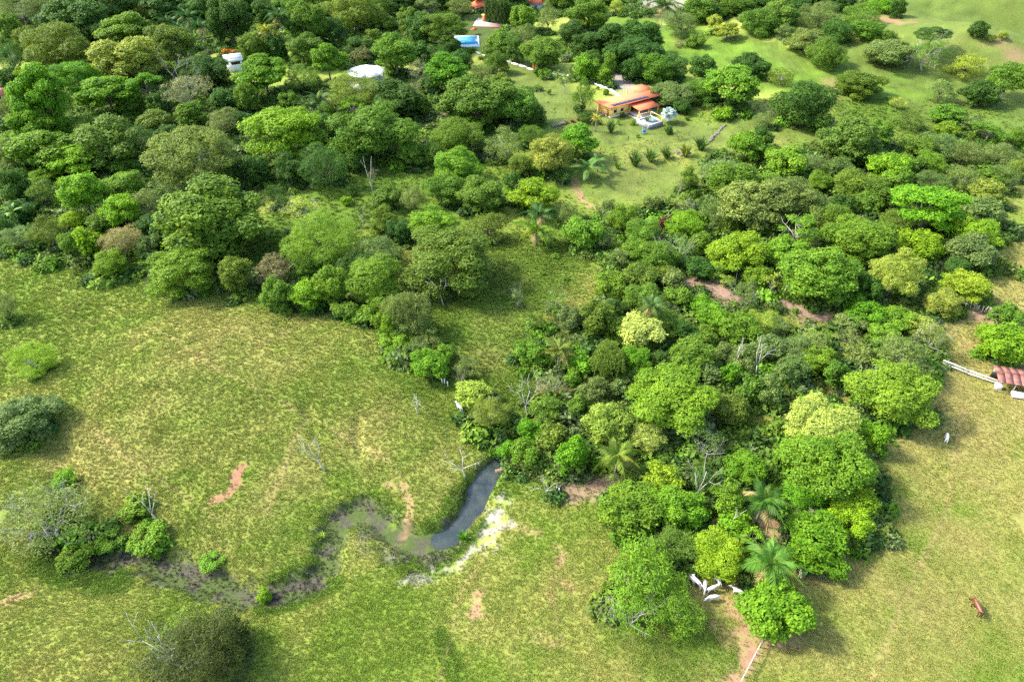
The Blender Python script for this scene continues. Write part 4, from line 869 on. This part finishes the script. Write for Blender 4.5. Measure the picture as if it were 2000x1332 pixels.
tb = empty('garden_table', loc2w(8.0, -11.2, 1.0), HANG); tag(tb, 'small teal round table on the grey terrace', 'table')
m = MB(); m.tube([(0, 0, .68), (0, 0, .74)], [.7, .7], 16); m.build('table_top', plain('teal', (.05, .32, .30), .4), tb); m = MB(); m.tube([(0, 0, 0), (0, 0, .68)], [.08, .06], 8); m.build('leg', CONC, tb)
cb = obj('terrace_plant', BLC[0], None, loc2w(6.8, -9.6, 1.0), (0, 0, 1), (1.3, 1.3, 1.5), (.12, .19, .03)); tag(cb, 'bushy green plant growing on the grey terrace', 'plant')
m = MB(); m.box((7.2, -4.2, .06), (.9, 7.0, .14), .12); o = m.build('garden_path', PALE, None, None, False, (hx, hy, hz), (0, 0, HANG)); tag(o, 'narrow pale path from the house to the grey terrace', None, None, 'structure')
# swing
x, y, z, t = ground_hit(1258, 262); sw = empty('garden_swing', (x, y, H1(x, y)), .4); tag(sw, 'small blue swing seat with pale frame on the lawn below the terrace', 'swing')
m = MB()
for s_ in (-1, 1):
    m.tube([(s_ * .9, -.6, -.1), (s_ * .8, 0, 2.1)], [.05, .05], 6); m.tube([(s_ * .9, .6, -.1), (s_ * .8, 0, 2.1)], [.05, .05], 6)
m.tube([(-.85, 0, 2.1), (.85, 0, 2.1)], [.05, .05], 6); m.build('frame', CONC, sw)
m = MB(); m.box((0, 0, .5), (1.3, .55, .12)); m.box((0, .27, .85), (1.3, .1, .6)); m.build('seat', plain('blue_fabric', (.05, .28, .55), .7), sw)
# rocks by the house wall, stone row and red plant bed
ROCKS = []
for k in range(3):
    r = np.random.default_rng(k); d = fib(24, r); V = d * (1 + r.normal(0, .12, (24, 1))) * [1, .8, .6]
    bmv = bpy.data.meshes.new('rock'); import bmesh; bm = bmesh.new()
    for v in V: bm.verts.new(v)
    bmesh.ops.convex_hull(bm, input=bm.verts); bm.to_mesh(bmv); bm.free(); bmv.materials.append(ROCK); ROCKS.append(bmv)
def rock_row(pts, n, size, label, colr=None):
    P = [ground_hit(*p)[:2] for p in pts]; r = random.Random(len(label)); root = empty('stone_row', (*P[0], H1(*P[0])))
    tag(root, label, 'stone row')
    for i in range(n):
        q = i / (n - 1) * (len(P) - 1); k = min(int(q), len(P) - 2); f = q - k
        x = P[k][0] * (1 - f) + P[k + 1][0] * f + r.uniform(-.3, .3); y = P[k][1] * (1 - f) + P[k + 1][1] * f + r.uniform(-.3, .3); s_ = size * r.uniform(.6, 1.2)
        obj('stone', ROCKS[r.randrange(3)], root, (x - P[0][0], y - P[0][1], H1(x, y) + s_ * .25 - root.location[2]), (0, 0, r.random() * 6), (s_, s_, s_))
rock_row([(1384, 278), (1400, 262), (1414, 246)], 18, .55, 'dark stone row running down from the round ball tree on the lawn')
rock_row([(1080, 248), (1100, 243)], 7, .8, 'rough stones at the lower left corner of the garden')
rock_row([(1318, 296), (1328, 305), (1345, 300)], 9, .6, 'pale stones between the leafy clumps on the lower lawn')
rock_row([(1170, 222), (1176, 226)], 4, .8, 'grey stones against the end wall of the house')
for i, (px, py) in enumerate([(1106, 241), (1118, 239), (1130, 236)]):
    x, y, z, t = ground_hit(px, py); o = obj('red_plant', BLC[i], None, (x, y, H1(x, y)), (0, 0, i), (1.1, 1.1, .8), (.20, .045, .03)); tag(o, ['leftmost', 'middle', 'rightmost'][i] + ' of three red-leaved plants at the garden edge left of the house', 'plant', 'red-leaved plants')
# white kerb wall along the garden, orange pillars under the round tree
kp = [ground_hit(*p)[:2] for p in [(930, 103), (955, 112), (1000, 124), (1030, 134), (1090, 147), (1125, 153), (1160, 164), (1193, 177), (1204, 185), (1212, 193)]]
kb = empty('garden_kerb', (*kp[0], 0)); tag(kb, 'low white kerb wall running along the upper edge of the garden', 'kerb')
for (ax, ay), (bx, by) in zip(kp[:-1], kp[1:]):
    L_ = math.hypot(bx - ax, by - ay); k = max(1, int(L_ / 3.0)); an = math.atan2(by - ay, bx - ax)
    for j in range(k):
        f = (j + .5) / k; x, y = ax + (bx - ax) * f, ay + (by - ay) * f
        m = MB(); m.box((0, 0, .12), (L_ / k - .04, .75, .55), an); m.build('kerb_block', WHT, kb, None, False, (x - kp[0][0], y - kp[0][1], H1(x, y)))
for i, px in enumerate((1042, 1047)):
    x, y, z, t = ground_hit(px, 138); m = MB(); m.box((0, 0, 1.3), (.75, .75, 2.8)); m.box((0, 0, 2.8), (.95, .95, .2))
    o = m.build('gate_pillar', plain('orange_paint', (.62, .24, .07), .8), None, None, False, (x, y, H1(x, y))); tag(o, ('left' if i == 0 else 'right') + ' orange gate pillar under the round garden tree', 'pillar', 'orange gate pillars')

# ------------------------------------------------------------------ gazebo, arched roof, corner building, pool
x, y, z, t = ground_hit(714, 137, 5.4); g = H1(x, y)
gz = empty('gazebo', (x, y, g + 1.8), R(10)); tag(gz, 'white octagonal gazebo roof showing among dark trees', 'gazebo')
for i in range(8):
    a0, a1 = R(45 * i + 1), R(45 * i + 44); P = []
    for dz in (0, .14):
        P += [(6.6 * math.cos(a0), 6.6 * math.sin(a0), 3.0 + dz), (6.6 * math.cos(a1), 6.6 * math.sin(a1), 3.0 + dz), (2.6 * math.cos(a1), 2.6 * math.sin(a1), 4.3 + dz), (2.6 * math.cos(a0), 2.6 * math.sin(a0), 4.3 + dz)]
    MB().hexa(P).build('roof_panel', WHT, gz)
    m = MB(); m.tube([(5.9 * math.cos(a0), 5.9 * math.sin(a0), -.1), (5.9 * math.cos(a0), 5.9 * math.sin(a0), 3.15)], [.14, .14], 6); m.build('post', WOOD, gz)
m = MB(); m.tube([(0, 0, 4.25), (0, 0, 4.42), (0, 0, 4.8)], [2.75, 2.6, .25], 8); m.build('roof_cap', WHT, gz)
m = MB(); m.tube([(0, 0, -2.0), (0, 0, .15)], [6.2, 6.2], 16); m.build('floor', PALE, gz)
x, y, z, t = ground_hit(454, 113, 4.4); g = H1(x, y)
ab = empty('arched_building', (x, y, g), R(28)); ab.scale = (.78, .78, 1); tag(ab, 'small building with arched white roof among the dark forest trees', 'building')
ab.location[2] += 1.2; m = MB(); m.box((0, 0, .2), (6.6, 4.4, 5.0)); m.build('wall', WHT, ab)
for i in range(7):
    a0, a1 = math.pi * (i / 7), math.pi * ((i + 1) / 7); P = []
    for q in (2.9, 3.05): P += [(-4, q * math.cos(a0), 2.5 + q * .62 * math.sin(a0)), (4, q * math.cos(a0), 2.5 + q * .62 * math.sin(a0)), (4, q * math.cos(a1), 2.5 + q * .62 * math.sin(a1)), (-4, q * math.cos(a1), 2.5 + q * .62 * math.sin(a1))]
    MB().hexa(P).build('roof_sheet', WHT, ab)
m = MB(); m.box((.6, -2.24, 1.7), (4.0, .08, 1.0)); m.build('window', DARK, ab)
for i, px in enumerate((437, 446, 455)):
    x, y, z, t = ground_hit(px, 99, 1.8); o = obj('flowering_shrub', CROWN['K', 'S'][i], None, (x, y, H1(x, y) + 1.0), (0, 0, i), (1.6, 1.6, 1.3), (.55, .25, .03)); tag(o, ['leftmost', 'middle', 'rightmost'][i] + ' of three orange flowering shrubs behind the arched white roof', 'shrub', 'orange flowering shrubs')
x, y, z, t = ground_hit(-22, 182, 3.2); g = H1(x, y)
lb = empty('tiled_house', (x, y, g), R(20)); tag(lb, 'orange tile roof corner of a house at the left photo edge', 'house')
m = MB(); m.box((0, 0, 1.4), (9.2, 6.6, 3.0)); m.build('wall', plain('brown_wall', (.30, .2, .15), .85, .2, 1.0), lb)
V = [(-5.6, -4.2, 2.8), (5.6, -4.2, 2.8), (5.6, 4.2, 2.8), (-5.6, 4.2, 2.8), (-2, 0, 4.6), (2, 0, 4.6)]
obj('roof', mesh_np('roof', V, [(0, 1, 5, 4), (2, 3, 4, 5), (3, 2, 1, 0)], [(1, 2, 5), (3, 0, 4)], TILE), lb)
for u in (-4.2, 0, 4.2):
    m = MB(); m.box((u, -4.0, 1.35), (.2, .2, 2.9)); m.build('porch_post', WHT, lb)
# pool: coping, water, steps
x, y, z, t = ground_hit(912, 82); g = H1(x, y); pl = empty('swimming_pool', (x, y, g), R(4)); pl.scale = (.8, .72, 1); tag(pl, 'bright blue swimming pool half hidden by trees', 'pool')
m, nt, N, L = new_mat('pool_water'); out = N.new('ShaderNodeOutputMaterial'); p = N.new('ShaderNodeBsdfPrincipled'); L.new(p.outputs[0], out.inputs[0])
p.inputs['Base Color'].default_value = (.02, .32, .52, 1); p.inputs['Roughness'].default_value = .1
nz = N.new('ShaderNodeTexNoise'); nz.inputs['Scale'].default_value = 1.5; bm_ = N.new('ShaderNodeBump'); bm_.inputs['Strength'].default_value = .2; L.new(nz.outputs[0], bm_.inputs['Height']); L.new(bm_.outputs[0], p.inputs['Normal']); POOLW = m
m = MB(); m.box((0, 1, .16), (11, 15, .1)); m.build('water', POOLW, pl)
for c_, d_ in (((0, -6.9, .15), (12.6, .8, .34)), ((0, 8.9, .15), (12.6, .8, .34)), ((-5.9, 1, .15), (.8, 15, .34)), ((5.9, 1, .15), (.8, 15, .34))):
    m = MB(); m.box(c_, d_); m.build('coping', WHT, pl)
m = MB(); m.box((0, -9.0, .08), (12.6, 3.2, .22)); m.build('deck', plain('pale_blue_deck', (.52, .72, .76), .6, .1), pl)
x, y, z, t = ground_hit(955, 47); o = empty('paved_court', (x, y, H1(x, y)), R(-12)); o['kind'] = 'structure'; tag(o, 'pinkish grey paved court beyond the pool', None, None, 'structure')
m = MB(); m.box((0, 3, .08), (13, 7, .2)); m.build('paving', plain('grey_paving', (.36, .31, .29), .85, .15), o); m = MB(); m.box((.5, -2.8, .10), (13, 4.4, .2)); m.build('paving', plain('pink_paving', (.52, .24, .20), .85, .15), o)
x, y, z, t = ground_hit(926, 68); u_ = empty('parasol', (x, y, H1(x, y))); tag(u_, 'small red parasol at the far side of the pool', 'parasol')
m = MB(); m.tube([(0, 0, 0), (0, 0, 2.6)], [.05, .05], 6); m.build('pole', WHT, u_); m = MB(); m.tube([(0, 0, 2.0), (0, 0, 2.7)], [1.5, .1], 8); m.build('canopy', plain('red_cloth', (.65, .10, .06), .7), u_)
x, y, z, t = ground_hit(946, 43); k_ = empty('orange_kiosk', (x, y, H1(x, y))); tag(k_, 'small orange booth beside the columnar hedge', 'booth')
m = MB(); m.box((0, 0, 1.3), (1.6, 1.4, 2.7)); m.build('wall', MATS['orange_paint'], k_); m = MB(); m.box((0, 0, 2.75), (2.0, 1.8, .2)); m.build('roof', YEL, k_)
for lab, px, py, tiers, wl in (('red-roofed building at the top edge left of the columnar hedge', 935, 26, 2, (.30, .14, .10)), ('red-roofed pale turquoise house at the top edge right of the columnar hedge', 1048, 22, 1, (.45, .62, .62))):
    x, y, z, t = ground_hit(px, py); b_ = empty('red_roofed_building', (x, y + 3, H1(x, y + 3)), R(-8)); tag(b_, lab, 'building')
    m = MB(); m.box((0, 0, 1.5), (6, 6, 3.2)); m.build('wall', plain('wall_' + str(px), wl, .8), b_)
    for q in range(tiers):
        m = MB(); m.tube([(0, 0, 3.0 + 2.6 * q), (0, 0, 4.6 + 2.6 * q)], [5.4 - 1.6 * q, 1.4 - .9 * q * .9], 4); o = m.build('roof', ROOF, b_); o.rotation_euler = (0, 0, R(45))
    m = MB(); m.box((0, -3.05, 1.2), (1.2, .1, 2.2)); m.build('door', WOOD, b_)
for i in range(11):
    x, y, z, t = ground_hit(951 + i * 5.6, 44 + i * .9); r = random.Random(i); rt = empty('columnar_tree', (x, y, H1(x, y))); h_ = r.uniform(8.2, 9.6)
    obj('crown', CROWN['C', 'S'][i % 2], rt, (0, 0, h_ * .52), (0, 0, i), (1.25, 1.25, h_ * .52), np.array((.07, .12, .025)) * r.uniform(.85, 1.2)); obj('trunk', TRUNK['C', 'S'][0], rt, (0, 0, 0), (0, 0, 0), (1.2, 1.2, h_), (.15, .12, .09))
    ord_ = ['first', 'second', 'third', 'fourth', 'fifth', 'sixth', 'seventh', 'eighth', 'ninth', 'tenth', 'last'][i]
    tag(rt, f'narrow dark green column tree, {ord_} from left in the hedge behind the pool', 'tree', 'columnar hedge trees')

# ------------------------------------------------------------------ farm: shed, rails, palisade, fence, posts
x, y, z, t = ground_hit(1944, 764); sh_ = empty('cattle_shed', (x, y, H1(x, y)), R(-15)); tag(sh_, 'open cattle shed with rusty red roof at the right photo edge', 'shed')
for i in range(9):
    P = []; u = -.5 + i * 1.25
    for dz in (0, .05): P += [(u, -.3, 2.35 + dz), (u + 1.22, -.3, 2.35 + dz), (u + 1.22, 2.0, 2.85 + dz + (.05 if i % 2 else 0)), (u, 2.0, 2.85 + dz + (.05 if i % 2 else 0))]
    MB().hexa(P).build('roof_sheet', RUST, sh_)
    P = []
    for dz in (0, .05): P += [(u, 2.08, 2.95 + dz), (u + 1.22, 2.08, 2.95 + dz), (u + 1.22, 4.0, 2.6 + dz), (u, 4.0, 2.6 + dz)]
    MB().hexa(P).build('roof_sheet', RUST, sh_)
for i in range(5):
    for v in (-.1, 3.7):
        m = MB(); m.tube([(i * 2.4, v, -.1), (i * 2.4, v, 2.45)], [.09, .08], 6); m.build('post', PALE, sh_)
m = MB(); m.box((5, 3.6, .8), (10.4, .1, 1.5)); m.build('shed_interior_shade', DARK, sh_)  # near-black panel, its colour paints the shade inside the shed
m = MB(); m.box((.5, .9, .5), (1.0, .9, 1.0)); o = m.build('water_tank', WHT, None, None, False, (x, y, H1(x, y)), (0, 0, R(-15))); tag(o, 'pale water tank under the left end of the rusty shed', 'tank')
tr_ = empty('feed_trough', (x + 3.2, y - 1.6, H1(x + 3.2, y - 1.6)), R(-15)); tag(tr_, 'white trough in front of the rusty shed', 'trough')
m = MB(); m.box((0, 0, .35), (2.6, 1.1, .12))
for c_, d_ in (((0, -.5, .6), (2.6, .1, .5)), ((0, .5, .6), (2.6, .1, .5)), ((-1.25, 0, .6), (.1, .92, .5)), ((1.25, 0, .6), (.1, .92, .5))): m.box(c_, d_)
m.build('basin', WHT, tr_)
for u in (-1, 1):
    m = MB(); m.box((u, 0, .14), (.2, .9, .32)); m.build('leg', CONC, tr_)
def rail_fence(name, p0, p1, zs, hgt, step, rw, mat, label, postmat, wide=.12):
    (ax, ay), (bx, by) = p0, p1; L_ = math.hypot(bx - ax, by - ay); an = math.atan2(by - ay, bx - ax); z0 = H1(ax, ay)
    root = empty(name, (ax, ay, z0), an); tag(root, label, 'fence')
    n = max(2, int(L_ / step) + 1)
    for i in range(n):
        u = L_ * i / (n - 1); g = H1(ax + (bx - ax) * u / L_, ay + (by - ay) * u / L_) - z0
        m = MB(); m.tube([(u, 0, g - .1), (u + .02, .01, g + hgt)], [.08, .065], 6); m.build('post', postmat, root)
    for zz in zs:
        for i in range(n - 1):
            u0, u1 = L_ * i / (n - 1), L_ * (i + 1) / (n - 1)
            g0 = H1(ax + (bx - ax) * u0 / L_, ay + (by - ay) * u0 / L_) - z0; g1 = H1(ax + (bx - ax) * u1 / L_, ay + (by - ay) * u1 / L_) - z0
            P = []
            for dz in (-rw / 2, rw / 2): P += [(u0, -wide / 2, g0 + zz + dz), (u1, -wide / 2, g1 + zz + dz), (u1, wide / 2, g1 + zz + dz), (u0, wide / 2, g0 + zz + dz)]
            MB().hexa(P).build('rail', mat, root)
    return root
a_ = ground_hit(1838, 712)[:2]; b_ = ground_hit(1944, 752)[:2]
rail_fence('rail_fence', a_, b_, (.5, 1.1), 1.25, 4.2, .2, WHT, 'white two-rail fence leading to the rusty shed', WOOD, .16)
BARE = plain('bare_wood', (.46, .40, .33), .85, .25, 5.0, .2)
a_ = ground_hit(1490, 1250)[:2]; b_ = ground_hit(1436, 1352)[:2]
rail_fence('pole_fence', a_, b_, (1.25,), 1.32, 1.05, .11, BARE, 'pale pole fence beside the bare path at the bottom edge', BARE, .12)
wf = empty('palisade', (0, 0, 0)); P0 = ground_hit(1872, 598)[:2]; P1 = ground_hit(1964, 624)[:2]; wf.location = (*P0, H1(*P0)); tag(wf, 'weathered wooden stake palisade at the right-hand pasture corner', 'fence')
m = MB(); m.tube([(0, 0, -.15), (.03, 0, .7), (.02, .03, 1.6)], [.08, .07, .04], 5); STK = m.mesh('stake', BARE)
for i in range(34):
    f = i / 33; r = random.Random(i); x = P0[0] + (P1[0] - P0[0]) * f + r.uniform(-.1, .1); y = P0[1] + (P1[1] - P0[1]) * f + r.uniform(-.3, .3)
    obj('stake', STK, wf, (x - P0[0], y - P0[1], H1(x, y) - wf.location[2]), (r.uniform(-.2, .2), r.uniform(-.15, .15), r.random() * 6), (1, 1, r.uniform(.8, 1.15)))
m = MB(); m.tube([(0, 0, -.2), (.02, 0, .7), (.02, .02, 1.35)], [.10, .09, .08], 6); PST = m.mesh('fence_post', WHT)
for i, (px, py, lab) in enumerate([(678, 622, 'white fence post under the pasture-edge trees, leftmost'), (701, 629, 'white fence post under the pasture-edge trees, middle'), (715, 633, 'white fence post under the pasture-edge trees, rightmost'),
                                   (864, 748, 'white fence post below the bright shrub, left of three'), (869, 750, 'white fence post below the bright shrub, middle of three'), (875, 755, 'white fence post below the bright shrub, right of three'),
                                   (1085, 962, 'white fence post by the bare creekside soil, left of two'), (1091, 965, 'white fence post by the bare creekside soil, right of two')]):
    x, y, z, t = ground_hit(px, py); o = obj('fence_post', PST, None, (x, y, H1(x, y)), (.05 * (i % 3 - 1), .04, i)); tag(o, lab, 'post', 'white fence posts')

# ------------------------------------------------------------------ animals
def quadruped(name, P):
    """P: dict with joints (pos, radius); edges; skin + subdivision turned into a plain mesh"""
    names = list(P['j']); me = bpy.data.meshes.new(name)
    me.from_pydata([P['j'][k][0] for k in names], [(names.index(a), names.index(b)) for a, b in P['e']], [])
    o = bpy.data.objects.new(name, me); COL.objects.link(o)
    md = o.modifiers.new('skin', 'SKIN'); sb = o.modifiers.new('sub', 'SUBSURF'); sb.levels = 1; sb.render_levels = 1
    for i, k in enumerate(names):
        r_ = P['j'][k][1]; me.skin_vertices[0].data[i].radius = r_ if isinstance(r_, tuple) else (r_, r_)
    me.skin_vertices[0].data[0].use_root = True
    dg = bpy.context.evaluated_depsgraph_get(); m2 = bpy.data.meshes.new_from_object(o.evaluated_get(dg))
    bpy.data.objects.remove(o); m2.polygons.foreach_set('use_smooth', np.ones(len(m2.polygons), bool))
    return m2
def beast(horse=False, graze=False):
    s = 1.12 if horse else 1.0
    j = {'pelvis': ((0, -.62, 1.12), .29), 'loin': ((0, -.25, 1.12), .31), 'mid': ((0, .1, 1.08), .34), 'chest': ((0, .52, 1.1), .31), 'withers': ((0, .66, 1.30 if not horse else 1.24), .19),
         'neck': ((0, .98, 1.34 if not graze else .98), .16 if not horse else .17), 'poll': ((0, 1.22 if not graze else 1.2, 1.5 if not graze else .66), .135), 'face': ((0, 1.42 if not graze else 1.32, 1.32 if not graze else .40), .10), 'muzzle': ((0, 1.56 if not graze else 1.42, 1.16 if not graze else .2), .075),
         'tail': ((0, -.93, 1.18), .05), 'tail2': ((0, -1.02, .62), .045 if not horse else .08)}
    e = [('pelvis', 'loin'), ('loin', 'mid'), ('mid', 'chest'), ('chest', 'withers'), ('withers', 'neck'), ('neck', 'poll'), ('poll', 'face'), ('face', 'muzzle'), ('pelvis', 'tail'), ('tail', 'tail2')]
    for sd, x in (('l', -1), ('r', 1)):
        j['stifle' + sd] = ((x * .19, -.58, .80), .15); j['hock' + sd] = ((x * .19, -.80, .46), .07); j['hfoot' + sd] = ((x * .19, -.74, .03), .055)
        j['elbow' + sd] = ((x * .17, .50, .74), .12); j['knee' + sd] = ((x * .17, .54, .40), .065); j['ffoot' + sd] = ((x * .17, .50 + .08 * x, .03), .055)
        j['ear' + sd] = ((x * .22, j['poll'][0][1] - .05, j['poll'][0][2] + .06), .035)
        e += [('pelvis', 'stifle' + sd), ('stifle' + sd, 'hock' + sd), ('hock' + sd, 'hfoot' + sd), ('chest', 'elbow' + sd), ('elbow' + sd, 'knee' + sd), ('knee' + sd, 'ffoot' + sd), ('poll', 'ear' + sd)]
    j = {k: (tuple(np.array(v[0]) * s), v[1] * (1 if not horse else 1.02)) for k, v in j.items()}
    return quadruped('horse_body' if horse else 'cow_body', {'j': j, 'e': e})
COWM = [beast(False, False), beast(False, True)]
for m_ in COWM: m_.materials.append(HIDE)
HM = beast(True, True)
m, nt, N, L = new_mat('bay_coat'); out = N.new('ShaderNodeOutputMaterial'); p = N.new('ShaderNodeBsdfPrincipled'); L.new(p.outputs[0], out.inputs[0]); p.inputs['Roughness'].default_value = .45
tc = N.new('ShaderNodeTexCoord'); sx = N.new('ShaderNodeSeparateXYZ'); L.new(tc.outputs['Object'], sx.inputs[0]); cr = N.new('ShaderNodeValToRGB'); L.new(sx.outputs['Z'], cr.inputs[0])
cr.color_ramp.elements[0].position = .42; cr.color_ramp.elements[0].color = (.012, .009, .008, 1); cr.color_ramp.elements[1].position = .72; cr.color_ramp.elements[1].color = (.13, .042, .018, 1); L.new(cr.outputs[0], p.inputs['Base Color'])
HM.materials.append(m)
BLK = plain('black_hair', (.012, .010, .010), .5)
def animal(px, py, head, me, name, label, cat, colr, group=None, sc=1.0):
    x, y, z, t = ground_hit(px, py); o = obj(name, me, None, (x, y, H1(x, y)), (0, 0, R(head)), (sc, sc, sc), colr); tag(o, label, cat, group); return o
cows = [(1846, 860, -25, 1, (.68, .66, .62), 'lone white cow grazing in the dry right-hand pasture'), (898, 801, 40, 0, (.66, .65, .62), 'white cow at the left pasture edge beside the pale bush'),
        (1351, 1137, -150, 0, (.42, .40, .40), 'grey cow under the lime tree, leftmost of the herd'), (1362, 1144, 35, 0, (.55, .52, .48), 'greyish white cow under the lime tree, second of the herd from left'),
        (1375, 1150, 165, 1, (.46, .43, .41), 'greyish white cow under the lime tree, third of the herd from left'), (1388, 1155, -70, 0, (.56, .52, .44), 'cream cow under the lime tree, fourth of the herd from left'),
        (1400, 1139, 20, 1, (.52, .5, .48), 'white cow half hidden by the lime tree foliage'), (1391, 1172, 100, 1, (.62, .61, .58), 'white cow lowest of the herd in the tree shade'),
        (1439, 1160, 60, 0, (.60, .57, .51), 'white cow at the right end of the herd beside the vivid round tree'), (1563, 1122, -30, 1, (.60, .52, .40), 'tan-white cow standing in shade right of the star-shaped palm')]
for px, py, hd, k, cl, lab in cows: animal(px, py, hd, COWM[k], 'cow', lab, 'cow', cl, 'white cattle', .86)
hs = animal(1903, 1192, 0, HM, 'horse', 'bay horse with black mane and tail grazing in the right pasture', 'horse', (1, 1, 1), None, 1.0)
m = MB(); m.tube([(0, .72, 1.52), (0, .95, 1.36), (0, 1.2, 1.05), (0, 1.3, .82)], [.05, .09, .08, .04], 6); m.build('mane', BLK, hs)
m = MB(); m.tube([(0, -1.06, 1.36), (0, -1.16, 1.1), (0, -1.2, .6)], [.06, .10, .05], 6); m.build('tail', BLK, hs)
